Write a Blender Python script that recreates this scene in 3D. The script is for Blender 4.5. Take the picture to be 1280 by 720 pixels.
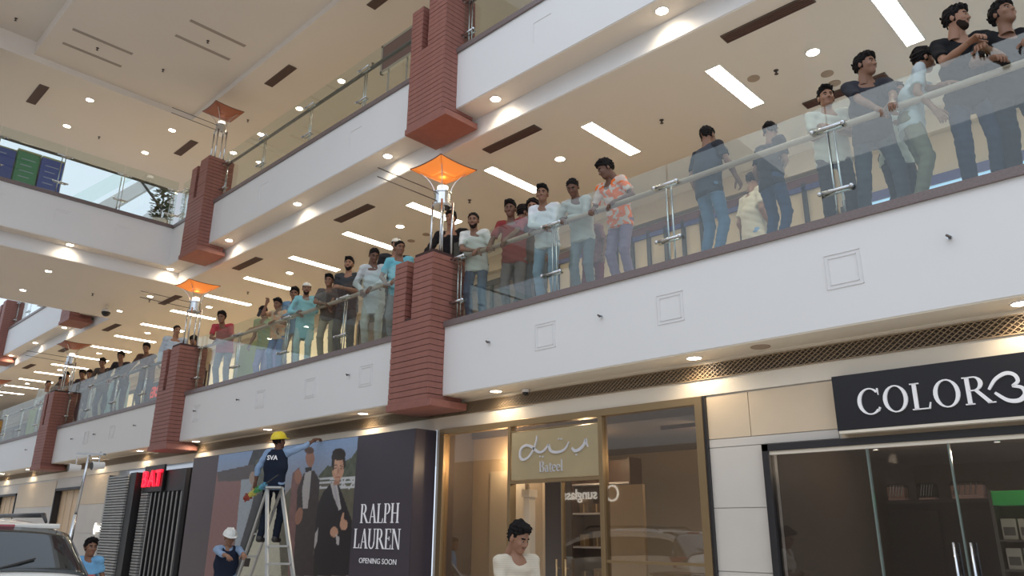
import bpy, bmesh, math, random
import numpy as np
from mathutils import Vector, Matrix
random.seed(7)
rng = np.random.RandomState(7)
C = bpy.context.scene.collection
for o in list(bpy.data.objects):
    bpy.data.objects.remove(o)

# ---------------------------------------------------------------- camera
FPX = 947.668
_y, _p, _r = -7.70582407e-01, 3.12098574e-01, 7.85999944e-03
_f = np.array([math.sin(_y)*math.cos(_p), math.cos(_y)*math.cos(_p), math.sin(_p)])
_r0 = np.array([math.cos(_y), -math.sin(_y), 0.0]); _u0 = np.cross(_r0, _f)
_R = math.cos(_r)*_r0+math.sin(_r)*_u0; _U = -math.sin(_r)*_r0+math.cos(_r)*_u0
CAMZ = 1.6
cd = bpy.data.cameras.new('camera'); cam = bpy.data.objects.new('camera', cd); C.objects.link(cam)
cd.sensor_width = 36.0; cd.lens = 36.0*FPX/1280; cd.clip_start = 0.05; cd.clip_end = 400
cam.matrix_world = Matrix(((_R[0], _U[0], -_f[0], 0), (_R[1], _U[1], -_f[1], 0), (_R[2], _U[2], -_f[2], CAMZ), (0, 0, 0, 1)))
bpy.context.scene.camera = cam

# ---------------------------------------------------------------- daylight and the added overhead fill
w = bpy.data.worlds.new('daylight'); bpy.context.scene.world = w; w.use_nodes = True
bg = w.node_tree.nodes['Background']; bg.inputs[0].default_value = (0.76, 0.86, 1.0, 1); bg.inputs[1].default_value = 1.12
SPOT_W = 15.0; STRIP_E = 22.0; DISC_E = 30.0
_l = bpy.data.lights.new('overhead_fill', 'AREA'); _l.shape = 'RECTANGLE'; _l.size = 15; _l.size_y = 11.5; _l.energy = 400; _l.color = (1.0, 0.98, 0.95)
fill_lamp = bpy.data.objects.new('overhead_fill', _l); C.objects.link(fill_lamp); fill_lamp.location = (-1.8, -2.8, 12.9)      # unseen area lamp added in the roof opening to lift floor bounce
vs = bpy.context.scene.view_settings
vs.view_transform = 'Standard'; vs.look = 'None'; vs.gamma = 1.0; vs.use_curve_mapping = False; vs.exposure = 0.06

# measured rays of the survey, used to place things on real planes
def _ray(u, v):
    a, b = (u-640)/FPX, -(v-360)/FPX
    return a*_R+b*_U+_f
def onY(u, v, y):
    d = _ray(u, v); d = d*(y/d[1]); return Vector((d[0], d[1], d[2]+CAMZ))
def onX(u, v, x):
    d = _ray(u, v); d = d*(x/d[0]); return Vector((d[0], d[1], d[2]+CAMZ))
def onZ(u, v, z):
    d = _ray(u, v); d = d*((z-CAMZ)/d[2]); return Vector((d[0], d[1], d[2]+CAMZ))

# ---------------------------------------------------------------- materials
M = {}
def mat(name, col, rough=0.6, metal=0.0, emit=None, es=0.0, noise=0.0, nscale=20.0, bump=0.0, spec=0.5, coat=0.0):
    if name in M: return M[name]
    m = bpy.data.materials.new(name); m.use_nodes = True
    nt = m.node_tree; b = nt.nodes['Principled BSDF']
    b.inputs['Base Color'].default_value = (*col, 1); b.inputs['Roughness'].default_value = rough
    b.inputs['Metallic'].default_value = metal; b.inputs['Specular IOR Level'].default_value = spec
    b.inputs['Coat Weight'].default_value = coat
    if emit: b.inputs['Emission Color'].default_value = (*emit, 1); b.inputs['Emission Strength'].default_value = es
    if noise or bump:
        tc = nt.nodes.new('ShaderNodeTexCoord'); n = nt.nodes.new('ShaderNodeTexNoise')
        n.inputs['Scale'].default_value = nscale; n.inputs['Detail'].default_value = 4
        nt.links.new(tc.outputs['Object'], n.inputs['Vector'])
        if noise:
            mx = nt.nodes.new('ShaderNodeMix'); mx.data_type = 'RGBA'
            mx.inputs[6].default_value = (*[c*(1-noise) for c in col], 1); mx.inputs[7].default_value = (*[min(1, c*(1+noise)) for c in col], 1)
            nt.links.new(n.outputs['Fac'], mx.inputs[0]); nt.links.new(mx.outputs[2], b.inputs['Base Color'])
        if bump:
            bp = nt.nodes.new('ShaderNodeBump'); bp.inputs['Strength'].default_value = bump; bp.inputs['Distance'].default_value = 0.01
            nt.links.new(n.outputs['Fac'], bp.inputs['Height']); nt.links.new(bp.outputs[0], b.inputs['Normal'])
    M[name] = m; return m
def glass_mat(name, tint=(0.9, 0.96, 0.94), base=0.06, rough=0.0, ior=1.5, gcol=(1, 1, 1)):
    if name in M: return M[name]
    m = bpy.data.materials.new(name); m.use_nodes = True; nt = m.node_tree; nt.nodes.clear()
    o = nt.nodes.new('ShaderNodeOutputMaterial'); tr = nt.nodes.new('ShaderNodeBsdfTransparent'); tr.inputs[0].default_value = (*tint, 1)
    gl = nt.nodes.new('ShaderNodeBsdfGlossy'); gl.inputs['Roughness'].default_value = rough; gl.inputs[0].default_value = (*gcol, 1)
    ge = nt.nodes.new('ShaderNodeNewGeometry'); vd = nt.nodes.new('ShaderNodeVectorMath'); vd.operation = 'DOT_PRODUCT'
    nt.links.new(ge.outputs['Normal'], vd.inputs[0]); nt.links.new(ge.outputs['Incoming'], vd.inputs[1])
    def ma(op, a, b_=None, clamp=False):
        n = nt.nodes.new('ShaderNodeMath'); n.operation = op; n.use_clamp = clamp
        for i, q in enumerate((a, b_)):
            if q is None: continue
            if isinstance(q, (int, float)): n.inputs[i].default_value = q
            else: nt.links.new(q, n.inputs[i])
        return n.outputs[0]
    c_ = ma('ABSOLUTE', vd.outputs['Value']); p5 = ma('POWER', ma('SUBTRACT', 1.0, c_), 5.0)
    f0 = ((ior-1)/(ior+1))**2+base
    fac = ma('ADD', ma('MULTIPLY', p5, (1-f0)*0.8), f0, True)
    mx = nt.nodes.new('ShaderNodeMixShader')
    nt.links.new(fac, mx.inputs[0]); nt.links.new(tr.outputs[0], mx.inputs[1]); nt.links.new(gl.outputs[0], mx.inputs[2]); nt.links.new(mx.outputs[0], o.inputs[0])
    M[name] = m; return m
mat('white_paint', (0.74, 0.73, 0.72), 0.55, noise=0.02, nscale=1.5)
mat('ceiling_warm_lit', (0.74, 0.67, 0.59), 0.7, noise=0.02, nscale=1.0)  # white ceilings, with the warm lamp light mixed into the base colour
mat('cream_paint', (0.78, 0.70, 0.58), 0.5)
mat('granite', (0.17, 0.13, 0.125), 0.35, noise=0.35, nscale=60)
mat('floor_tile', (0.74, 0.66, 0.56), 0.25, noise=0.08, nscale=3)
mat('brick', (0.27, 0.105, 0.080), 0.55, noise=0.22, nscale=9, bump=0.2)
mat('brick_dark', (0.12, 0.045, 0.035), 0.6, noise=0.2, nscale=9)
mat('joint', (0.05, 0.02, 0.018), 0.8)
mat('steel', (0.62, 0.64, 0.66), 0.22, 1.0)
mat('dark_steel', (0.12, 0.10, 0.09), 0.4, 0.8)
mat('black', (0.015, 0.015, 0.016), 0.4)
mat('rail_wood', (0.42, 0.33, 0.27), 0.35)
mat('rail_dark', (0.035, 0.04, 0.035), 0.3)
mat('vent_brown', (0.13, 0.10, 0.08), 0.6)
mat('disc', (1, 1, 1), 0.5, emit=(1.0, 0.86, 0.66), es=DISC_E)
mat('strip', (1, 1, 1), 0.5, emit=(1.0, 0.88, 0.68), es=STRIP_E)
mat('amber', (0.7, 0.25, 0.06), 0.5, emit=(1.0, 0.24, 0.03), es=0.55)
mat('amber_off', (0.36, 0.12, 0.06), 0.5)
mat('rust_frame', (0.14, 0.05, 0.03), 0.5)
mat('lamp_white', (0.9, 0.9, 0.85), 0.4, emit=(1, 0.95, 0.85), es=1.6)
mat('stone', (0.60, 0.56, 0.51), 0.35, noise=0.07, nscale=2.2)
mat('beige_stone', (0.66, 0.53, 0.38), 0.4, noise=0.06, nscale=3)
mat('grille_back', (0.06, 0.035, 0.02), 0.7)
mat('grille_bar', (0.30, 0.22, 0.14), 0.4)
mat('bronze', (0.34, 0.24, 0.13), 0.35, 0.7)
mat('gold_panel', (0.46, 0.37, 0.22), 0.35, 0.35, noise=0.1, nscale=4)
mat('sign_black', (0.013, 0.012, 0.016), 0.35)
mat('letter_white', (0.75, 0.74, 0.76), 0.4, emit=(1, 1, 1), es=0.12)
mat('letter_steel', (0.68, 0.68, 0.72), 0.3, 0.35)
mat('frame_dark', (0.022, 0.02, 0.022), 0.4)
mat('glass_edge', (0.16, 0.20, 0.18), 0.2)
glass_mat('rail_glass', (0.91, 0.95, 0.93), 0.025, ior=1.45)
glass_mat('shop_glass', (0.84, 0.80, 0.74), 0.07, ior=1.5)
glass_mat('dark_glass', (0.62, 0.60, 0.58), 0.03)
glass_mat('car_glass', (0.12, 0.13, 0.13), 0.06)
M['glass_box'] = M['rail_glass']

# ---------------------------------------------------------------- object helpers
def tag(o, label=None, cat=None, group=None, kind=None):
    if label: o['label'] = label
    if cat: o['category'] = cat
    if group: o['group'] = group
    if kind: o['kind'] = kind
    return o
def empty(name, loc=(0, 0, 0), label=None, cat=None, group=None):
    o = bpy.data.objects.new(name, None); C.objects.link(o); o.location = loc; o.empty_display_size = 0.1
    return tag(o, label, cat, group)
class MB:
    def __init__(s): s.v = []; s.f = []; s.m = []
    def add(s, vs_, fs, mi=0):
        k = len(s.v); s.v += [tuple(p) for p in vs_]; s.f += [tuple(i+k for i in f) for f in fs]; s.m += [mi]*len(fs); return s
    def box(s, x0, y0, z0, x1, y1, z1, mi=0):
        x0, x1 = min(x0, x1), max(x0, x1); y0, y1 = min(y0, y1), max(y0, y1); z0, z1 = min(z0, z1), max(z0, z1)
        return s.add([(x0, y0, z0), (x1, y0, z0), (x1, y1, z0), (x0, y1, z0), (x0, y0, z1), (x1, y0, z1), (x1, y1, z1), (x0, y1, z1)],
                     [(0, 3, 2, 1), (4, 5, 6, 7), (0, 1, 5, 4), (1, 2, 6, 5), (2, 3, 7, 6), (3, 0, 4, 7)], mi)
    def tube(s, p, q, r0, r1=None, n=8, mi=0, caps=True):
        p = Vector(p); q = Vector(q); r1 = r0 if r1 is None else r1
        d = (q-p).normalized(); a = d.orthogonal().normalized(); b = d.cross(a)
        vs_ = []
        for (c, r) in ((p, r0), (q, r1)):
            for i in range(n):
                t = 2*math.pi*i/n; vs_.append(c+(a*math.cos(t)+b*math.sin(t))*r)
        fs = [(i, (i+1) % n, n+(i+1) % n, n+i) for i in range(n)]
        if caps: fs += [tuple(range(n))[::-1], tuple(range(n, 2*n))]
        return s.add(vs_, fs, mi)
    def bar(s, p, q, w_, d_, up=(0, 0, 1), mi=0):
        p = Vector(p); q = Vector(q); t = (q-p).normalized(); u = Vector(up); a = t.cross(u)
        if a.length < 1e-4: a = t.orthogonal()
        a.normalize(); b = a.cross(t).normalized(); vs_ = []
        for c in (p, q):
            for sx, sy in ((-1, -1), (1, -1), (1, 1), (-1, 1)): vs_.append(c+a*sx*w_/2+b*sy*d_/2)
        return s.add(vs_, [(0, 1, 2, 3), (7, 6, 5, 4), (0, 4, 5, 1), (1, 5, 6, 2), (2, 6, 7, 3), (3, 7, 4, 0)], mi)
    def lathe(s, prof, c=(0, 0, 0), n=16, mi=0):
        k = []; vs_ = []
        for r, z in prof:
            for i in range(n):
                t = 2*math.pi*i/n; vs_.append((c[0]+r*math.cos(t), c[1]+r*math.sin(t), c[2]+z))
        fs = []
        for j in range(len(prof)-1):
            for i in range(n):
                fs.append((j*n+i, j*n+(i+1) % n, (j+1)*n+(i+1) % n, (j+1)*n+i))
        fs.append(tuple(range(n))[::-1]); fs.append(tuple(range((len(prof)-1)*n, len(prof)*n)))
        return s.add(vs_, fs, mi)
    def sphere(s, c, r, n=10, m=7, mi=0, sc=(1, 1, 1)):
        vs_ = []; fs = []
        for j in range(m+1):
            t = math.pi*j/m
            for i in range(n):
                p = 2*math.pi*i/n; vs_.append((c[0]+r*sc[0]*math.sin(t)*math.cos(p), c[1]+r*sc[1]*math.sin(t)*math.sin(p), c[2]+r*sc[2]*math.cos(t)))
        for j in range(m):
            for i in range(n): fs.append((j*n+i, (j+1)*n+i, (j+1)*n+(i+1) % n, j*n+(i+1) % n))
        return s.add(vs_, fs, mi)
    def poly(s, pts, nrm, th, mi=0):
        """flat polygon pts extruded by th along nrm"""
        n = len(pts); q = [Vector(p)+Vector(nrm)*th for p in pts]
        fs = [tuple(range(n)), tuple(range(n, 2*n))[::-1]]+[(i, n+i, n+(i+1) % n, (i+1) % n) for i in range(n)]
        return s.add([tuple(p) for p in pts]+[tuple(p) for p in q], fs, mi)
    def build(s, name, mats, parent=None, smooth=False, bevel=0.0, **kw):
        if not isinstance(mats, (list, tuple)): mats = [mats]
        me = bpy.data.meshes.new(name); me.from_pydata(s.v, [], s.f)
        for m_ in mats: me.materials.append(M[m_] if isinstance(m_, str) else m_)
        me.polygons.foreach_set('material_index', s.m)
        if smooth: me.polygons.foreach_set('use_smooth', [True]*len(s.f))
        bm = bmesh.new(); bm.from_mesh(me); bmesh.ops.recalc_face_normals(bm, faces=bm.faces); bm.to_mesh(me); bm.free()
        me.update(); o = bpy.data.objects.new(name, me); C.objects.link(o)
        if parent: o.parent = parent
        if bevel:
            b = o.modifiers.new('bevel', 'BEVEL'); b.width = bevel; b.segments = 2; b.limit_method = 'ANGLE'
        return tag(o, **kw) if kw else o
def copy_tree(o, parent=None):
    c = o.copy(); C.objects.link(c)
    if parent: c.parent = parent
    for ch in o.children: copy_tree(ch, c)
    return c
def struct(mb, name, m, parent=None):
    return mb.build(name, m, parent, kind='structure') if parent is None else mb.build(name, m, parent)
XR, XL = 7.0, -64.0
# ---------------------------------------------------------------- the shell
struct(MB().box(XL, -12, -0.2, XR, 7.46, 0), 'floor', 'floor_tile')
struct(MB().box(XL, 7.15, 4.44, XR, 11.7, 4.5), 'floor', 'floor_tile')
struct(MB().box(XL, 7.15, 9.06, XR, 11.7, 9.12).box(-24.4, -9, 9.06, -19.25, 7.15, 9.12), 'floor', 'floor_tile')
ORD = ['first', 'second', 'third', 'fourth', 'fifth', 'sixth', 'seventh', 'eighth', 'ninth', 'tenth', 'eleventh', 'twelfth', 'thirteenth', 'fourteenth', 'fifteenth', 'sixteenth', 'seventeenth', 'eighteenth', 'nineteenth', 'twentieth', 'twenty first']
# balcony edge slabs with their white fronts
struct(MB().box(XL, 7.0, 3.45, XR, 7.44, 4.44).box(XL, 7.44, 3.05, XR, 11.7, 4.44), 'trim_1', 'white_paint')
struct(MB().box(-19.1, 7.0, 8.04, XR, 7.44, 9.06), 'trim_2', 'white_paint')
struct(MB().box(XL, 7.0, 8.04, -24.54, 7.44, 9.06), 'trim_3', 'white_paint')
struct(MB().box(XL, 7.44, 7.70, XR, 11.7, 9.06), 'trim_4', 'white_paint')
struct(MB().box(-19.44, -9, 8.04, -19.1, 7.44, 9.06).box(-24.54, -9, 8.04, -24.2, 7.44, 9.06).box(-24.2, -9, 7.70, -19.44, 7.44, 9.06), 'trim_5', 'white_paint')
struct(MB().box(XL, 7.432, 3.05, XR, 7.44, 3.45), 'trim_10', 'cream_paint')
# ceilings
struct(MB().box(XL, 7.45, 7.685, XR, 11.6, 7.70).box(-24.19, -9, 7.685, -19.45, 7.45, 7.70), 'ceiling', 'ceiling_warm_lit')
struct(MB().box(XL, 7.01, 3.436, XR, 7.44, 3.45), 'ceiling', 'cream_paint')
struct(MB().box(-19.09, 7.01, 8.026, XR, 7.44, 8.04).box(-19.44, -9, 8.026, -19.11, 7.44, 8.04).box(XL, 7.01, 8.026, -24.55, 7.44, 8.04), 'ceiling', 'ceiling_warm_lit')
struct(MB().box(-23.8, 7.0, 12.2, XR, 12, 12.9).box(-23.8, -9, 12.2, -19.0, 7.0, 12.9), 'ceiling', 'ceiling_warm_lit')
struct(MB().box(-19.0, 3.16, 12.36, -9.5, 7.0, 12.95), 'ceiling', 'ceiling_warm_lit')
struct(MB().box(-19.0, 0.4, 12.7, -9.5, 3.16, 12.98), 'ceiling', 'ceiling_warm_lit')
# coping of dark granite along every balcony edge
struct(MB().box(XL, 6.965, 4.44, XR, 7.24, 4.525), 'trim_6', 'granite')
struct(MB().box(-19.1, 6.965, 9.06, XR, 7.24, 9.145).box(-19.2, -9, 9.06, -19.065, 7.24, 9.145), 'trim_7', 'granite')
struct(MB().box(XL, 6.965, 9.06, -24.3, 7.24, 9.145), 'trim_8', 'granite')
# back walls of the galleries
struct(MB().box(-23.8, 11.5, 9.12, XR, 11.7, 12.2), 'wall_back', 'cream_paint')
struct(MB().box(XL-0.2, -12, 0, XL, 12, 16), 'wall_left', 'white_paint')
struct(MB().box(XL, -12.2, 0, XR, -12, 9), 'wall_rear', 'white_paint')
struct(MB().box(-44, 11.8, 9.12, -23.8, 12.0, 16), 'wall_far', 'white_paint')

# bulkhead: lower lip, grille back and lattice
gr = empty('ventilation_grille', (-14, 7.43, 3.3), 'long brown lattice air grille running under the first floor balcony edge', 'grille')
def rel(mb, loc):
    mb.v = [(a-loc[0], b-loc[1], c-loc[2]) for a, b, c in mb.v]; return mb
gl = (-14, 7.43, 3.3)
rel(MB().box(XL+20, 7.432, 3.235, XR, 7.45, 3.385), gl).build('backing', 'grille_back', gr)
g = MB(); z0, z1 = 3.235, 3.385; x = -40.0
while x < 1.5:
    g.bar((x, 7.425, z0), (x+0.20, 7.425, z1), 0.008, 0.012, (0, 1, 0)); g.bar((x+0.20, 7.427, z0), (x, 7.427, z1), 0.008, 0.012, (0, 1, 0)); x += 0.062
gx = rel(g, gl).build('lattice', 'grille_bar', gr); gx['kind'] = 'stuff'
rel(MB().box(XL+20, 7.415, 3.225, XR, 7.44, 3.237).box(XL+20, 7.415, 3.383, XR, 7.44, 3.395), gl).build('border', 'grille_bar', gr)

# storefront wall of the ground floor, piece by piece along the passage
W0 = 7.46
def wallseg(x0, x1, z0, z1, m, y=W0, t=0.22): return (x0, x1, z0, z1, m, y, t)
sw = MB()
for (a, b_, z0, z1) in ((-4.29, -2.83+0.0, 2.47, 3.05), (-4.29, -3.62, 0, 2.47), (-2.83, 7, 2.47, 3.05), (-8.77, -8.64, 0, 3.05), (-17.0, -16.67, 0, 3.05), (-24.1, -21.4, 0, 3.05), (-30.5, -26.4, 0, 3.05), (-64, -33, 0, 3.05), (-26.4, -24.1, 2.76, 3.05), (-33, -30.5, 2.74, 3.05)):
    sw.box(a, W0, z0, b_, W0+0.25, z1)
ws = struct(sw, 'wall_front', 'stone')
def slab(x0, x1, z0, z1, m='stone', y=W0-0.015):
    return MB().box(x0+0.004, y, z0+0.004, x1-0.004, W0+0.02, z1-0.004).build('stone_slab', m, ws)
slab(-4.27, -3.75, 2.90-0.33, 3.04, 'beige_stone'); slab(-3.75, -2.85, 2.90-0.33, 3.04, 'beige_stone')
for z in (0.0, 0.62, 1.24, 1.86): slab(-4.27, -3.63, z, z+0.62)
slab(-4.27, -2.85, 2.48, 2.57)
slab(-2.83, 3, 2.47, 2.52, 'beige_stone')
for z in (0.0, 0.75, 1.5): slab(-24.08, -22.8, z, z+0.75); slab(-22.8, -21.42, z, z+0.75)
for z in (2.25,): slab(-24.08, -22.8, z, 3.04, 'beige_stone'); slab(-22.8, -21.42, z, 3.04, 'beige_stone')
for z in (0.0, 0.75, 1.5, 2.25): slab(-30.4, -28.4, z, min(z+0.75, 3.04), 'stone' if z < 2 else 'beige_stone'); slab(-28.4, -26.42, z, min(z+0.75, 3.04), 'stone' if z < 2 else 'beige_stone')
# niches at the far shops: tan panels in thin dark frames
mat('warm_panel', (0.75, 0.55, 0.36), 0.5)
for (a, b_, top) in ((-26.4, -24.1, 2.76), (-33, -30.5, 2.74)):
    n_ = empty('display_niche', (a, 7.5, 0), 'tan display niche in a thin dark frame, %s of the two in the stone wall' % ('nearer' if a > -30 else 'farther'), 'niche', None)
    k = (a, 7.5, 0)
    rel(MB().box(a, 7.62, 0, b_, 7.66, top), k).build('back_panel', 'warm_panel', n_)
    rel(MB().box(a, 7.43, 0, a+0.07, 7.6, top).box(b_-0.07, 7.43, 0, b_, 7.6, top).box(a, 7.43, top-0.07, b_, 7.6, top), k).build('frame', 'frame_dark', n_)
    for i in range(1, 4):
        xx = a+(b_-a)*i/4; rel(MB().box(xx-0.02, 7.6, 0, xx+0.02, 7.63, top-0.07), k).build('rib', 'beige_stone', n_)

# thin moulding squares and spotlight stubs left on the white fronts
mat('mark', (0.715, 0.70, 0.70), 0.6)
for i, x in enumerate([-2.45, -4.35, -6.2, -9.75-0.3, -11.7, -13.45, -16.2, -21.1, -23.0]):
    z = 3.98; s_ = 0.17
    mk = MB()
    for q in (s_, s_*0.78):
        for (a, b_, c_, d_) in ((x-q, z+q-0.004, x+q, z+q), (x-q, z-q, x+q, z-q+0.004), (x-q, z-q, x-q+0.004, z+q), (x+q-0.004, z-q, x+q, z+q)):
            mk.box(a, 6.992, b_, c_, 7.0, d_)
    mk.build('square_moulding', 'mark', label=ORD[i]+' faint double square moulding from the right on the first floor balcony front', cat='moulding', group='square mouldings on the first floor balcony front')
for i, x in enumerate((-6.22, -10.9, -14.3)):
    mk = MB(); z = 8.6; q = 0.17
    for (a, b_, c_, d_) in ((x-q, z+q-0.004, x+q, z+q), (x-q, z-q, x-q+0.004, z+q)): mk.box(a, 6.992, b_, c_, 7.0, d_)
    mk.build('square_moulding', 'mark', label=ORD[i]+' faint square moulding from the right on the second floor balcony front', cat='moulding', group='square mouldings on the second floor balcony front')
for i, y in enumerate((5.8, 4.45, 3.1, 1.8)):
    mk = MB(); z = 8.6; q = 0.16; x = -19.092
    for (a, b_, c_, d_) in ((y-q, z+q-0.006, y+q, z+q), (y-q*.7, z+q*.7-0.006, y+q*.7, z+q*.7), (y-q, z-q, y-q+0.006, z+q)): mk.box(x-0.008, a, b_, x, c_, d_)
    mk.build('square_moulding', 'mark', label=ORD[i]+' faint square moulding from the corner pillar on the bridge front', cat='moulding', group='square mouldings on the bridge front')
hk = None
for k, (x, z) in enumerate(((-1.53, 4.05), (-5.3, 4.06), (-7.21, 4.06), (-10.51, 4.05), (-14.3, 4.06), (-16.22, 4.03), (-19.52, 4.01), (-22.3, 4.02), (-24.1, 4.03), (-28.5, 4.02))):
    if hk is None:
        hk = empty('spotlight_stub', (x, 6.99, z), 'first small steel bracket stub from the right on the first floor balcony front', 'bracket', 'bracket stubs on the balcony front')
        MB().tube((0, 0.01, 0), (0, -0.012, 0), 0.022, n=10).build('plate', 'steel', hk)
        MB().tube((0, 0, 0), (0.0, -0.05, 0.005), 0.010, n=8).tube((-0.012, -0.05, 0.012), (0.022, -0.055, -0.018), 0.011, n=8).build('hook', 'dark_steel', hk)
    else:
        c_ = copy_tree(hk); c_.location = (x, 6.99, z); c_['label'] = ORD[k]+' small steel bracket stub from the right on the first floor balcony front'

# ---------------------------------------------------------------- lights in the ceilings
def downlight(x, y, z, label, group, r=0.075, proto={}):
    key = r
    if key not in proto:
        t = empty('downlight', (x, y, z), label, 'ceiling light', group)
        MB().lathe([(r, 0.0), (r*1.22, 0.0), (r*1.22, -0.008), (r*1.02, -0.008), (r*1.0, -0.002)], n=20).build('trim_ring', 'white_paint', t)
        MB().lathe([(r, -0.001), (r, -0.005)], n=20).build('lens', 'disc', t)
        proto[key] = t; return t
    t = copy_tree(proto[key]); t.location = (x, y, z); t['label'] = label; t['group'] = group; return t
def spot(x, y, z, wt, name='downlight_lamp', ang=150):
    l = bpy.data.lights.new(name, 'SPOT'); l.energy = wt; l.color = (1.0, 0.82, 0.58); l.spot_size = math.radians(ang); l.spot_blend = 0.6; l.shadow_soft_size = 0.03
    o = bpy.data.objects.new(name, l); C.objects.link(o); o.location = (x, y, z); return o
for k in range(12):
    x = -1.15-3.08*k
    if x < 1: downlight(x, 7.23, 3.436, ORD[k]+' downlight from the right in the row under the first floor balcony edge', 'downlights under the first floor balcony'); 
    spot(x, 7.23, 3.415, SPOT_W)
for k, x in enumerate((-4.35+3.05, -4.35, -7.40, -10.15, -13.2, -16.2, -27.9, -31.1, -34.2, -37.3)):
    downlight(x, 7.22, 8.026, ORD[k]+' downlight from the right in the row under the second floor balcony edge', 'downlights under the second floor balcony'); spot(x, 7.22, 8.0, SPOT_W)
for k, y in enumerate((7.15, 4.77, 1.9)):
    downlight(-19.27, y, 8.026, ORD[k]+' downlight from the corner pillar under the front edge of the cross bridge', 'downlights under the bridge edge'); spot(-19.27, y, 8.0, SPOT_W)
for k in range(11):
    downlight(-3.14-4.4*k, 8.92, 7.685, ORD[k]+' downlight from the right between the light strips of the first floor ceiling', 'downlights in the first floor ceiling', 0.08)
    if k in (0, 1, 2, 3, 4, 5, 6): spot(-3.14-4.4*k, 8.92, 7.66, SPOT_W*1.4, ang=140)
for k, (x, y) in enumerate(((-20.65, 4.76), (-22.9, 4.78), (-20.95, 7.35), (-23.1, 7.32), (-20.6, 2.2), (-22.9, 2.2))):
    downlight(x, y, 7.685, ('near', 'far')[k % 2]+' side downlight of the '+ORD[k//2]+' pair in the underside of the cross bridge', 'downlights under the bridge', 0.07)
for k, (x, y) in enumerate(((-10.5, 8.72), (-12.5, 8.72), (-14.4, 8.72), (-16.3, 8.69), (-18.3, 8.67), (-19.9, 8.66), (-21.8, 9.1), (-19.9, 6.85), (-21.8, 6.86), (-21.8, 4.75), (-19.9, 4.72))):
    downlight(x, y, 12.2, 'downlight in the high ceiling above the second floor, %s from the top pillar leftwards' % ORD[k], 'downlights in the second floor ceiling', 0.085); spot(x, y, 12.17, 55, ang=120)
st0 = None
for k in range(-1, 19):
    x = -2.09-2.2*k
    if st0 is None:
        st0 = empty('light_strip', (x, 8.98, 7.685), 'first light strip from the right in the first floor ceiling, beyond the picture edge', 'ceiling light', 'light strips in the first floor ceiling')
        MB().box(-0.105, -0.65, -0.003, 0.105, 0.65, 0.0).build('diffuser', 'strip', st0)
        MB().box(-0.12, -0.665, -0.006, -0.105, 0.665, 0).box(0.105, -0.665, -0.006, 0.12, 0.665, 0).box(-0.105, -0.665, -0.006, 0.105, -0.65, 0).box(-0.105, 0.65, -0.006, 0.105, 0.665, 0).build('frame', 'white_paint', st0)
    else:
        c_ = copy_tree(st0); c_.location = (x, 8.98, 7.685); c_['label'] = ORD[k+1]+' light strip from the right in the first floor ceiling'
def vent(x, y, z, L, W, label, group, rz=0, proto={}):
    key = (L, W)
    if key not in proto:
        t = empty('air_vent', (x, y, z), label, 'vent', group)
        MB().box(-L/2, -W/2, -0.012, L/2, W/2, 0).build('backing', 'vent_brown', t)
        f = MB(); n = max(2, int(W/0.03))
        for i in range(n): yy = -W/2+W*(i+0.5)/n; f.box(-L/2, yy-0.004, -0.022, L/2, yy+0.004, -0.012)
        f.build('louvre', 'brick_dark', t)
        MB().box(-L/2-.01, -W/2-.01, -0.018, L/2+.01, -W/2, 0).box(-L/2-.01, W/2, -0.018, L/2+.01, W/2+.01, 0).box(-L/2-.01, -W/2, -0.018, -L/2, W/2, 0).box(L/2, -W/2, -0.018, L/2+.01, W/2, 0).build('frame', 'vent_brown', t)
        proto[key] = t
    else:
        t = copy_tree(proto[key]); t['label'] = label; t['group'] = group
    t.location = (x, y, z); t.rotation_euler = (0, 0, rz); return t
for k in range(8): vent(-3.27-4.4*k, 7.86, 7.685, 1.15, 0.17, ORD[k]+' slim brown air vent from the right along the front of the first floor ceiling', 'vents in the first floor ceiling')
vent(-3.2, 10.13, 7.685, 1.15, 0.17, 'slim brown air vent deep in the first floor ceiling behind the crowd', None)
for k, x in enumerate((-6.8, -11.0, -15.3)): vent(x, 7.56, 12.2, 1.15, 0.20, ORD[k]+' brown air vent from the right in the high ceiling above the second floor railing', 'vents in the second floor ceiling')
vent(-20.63, 7.56, 12.2, 1.15, 0.20, 'brown air vent in the high ceiling beside the upper corner pillar', None); vent(-20.6, 3.7, 12.2, 1.15, 0.20, 'brown air vent in the high ceiling above the blue and green panels', None)
mat('slot', (0.36, 0.30, 0.25), 0.7)
for x, y in ((-17.27, 4.13), (-18.0, 4.14), (-15.03, 5.83), (-15.8, 5.83), (-12.9, 4.13), (-12.2, 4.13)):
    t = empty('ceiling_slot', (x, y, 12.36), 'long narrow tan air slot in the atrium ceiling panel', 'vent', 'paired air slots in the atrium ceiling'); t['label'] = {(-17.27, 4.13): 'right slot of the left pair in the atrium ceiling', (-18.0, 4.14): 'left slot of the left pair in the atrium ceiling', (-15.03, 5.83): 'right slot of the middle pair in the atrium ceiling', (-15.8, 5.83): 'left slot of the middle pair in the atrium ceiling', (-12.9, 4.13): 'left slot of the pair beyond the top edge', (-12.2, 4.13): 'right slot of the pair beyond the top edge'}[(x, y)]
    MB().box(-0.05, -0.65, -0.01, 0.05, 0.65, 0).build('blade', 'slot', t)
    MB().box(-0.065, -0.66, -0.006, -0.05, 0.66, 0).box(0.05, -0.66, -0.006, 0.065, 0.66, 0).build('frame', 'ceiling_warm_lit', t)
sp0 = None
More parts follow.
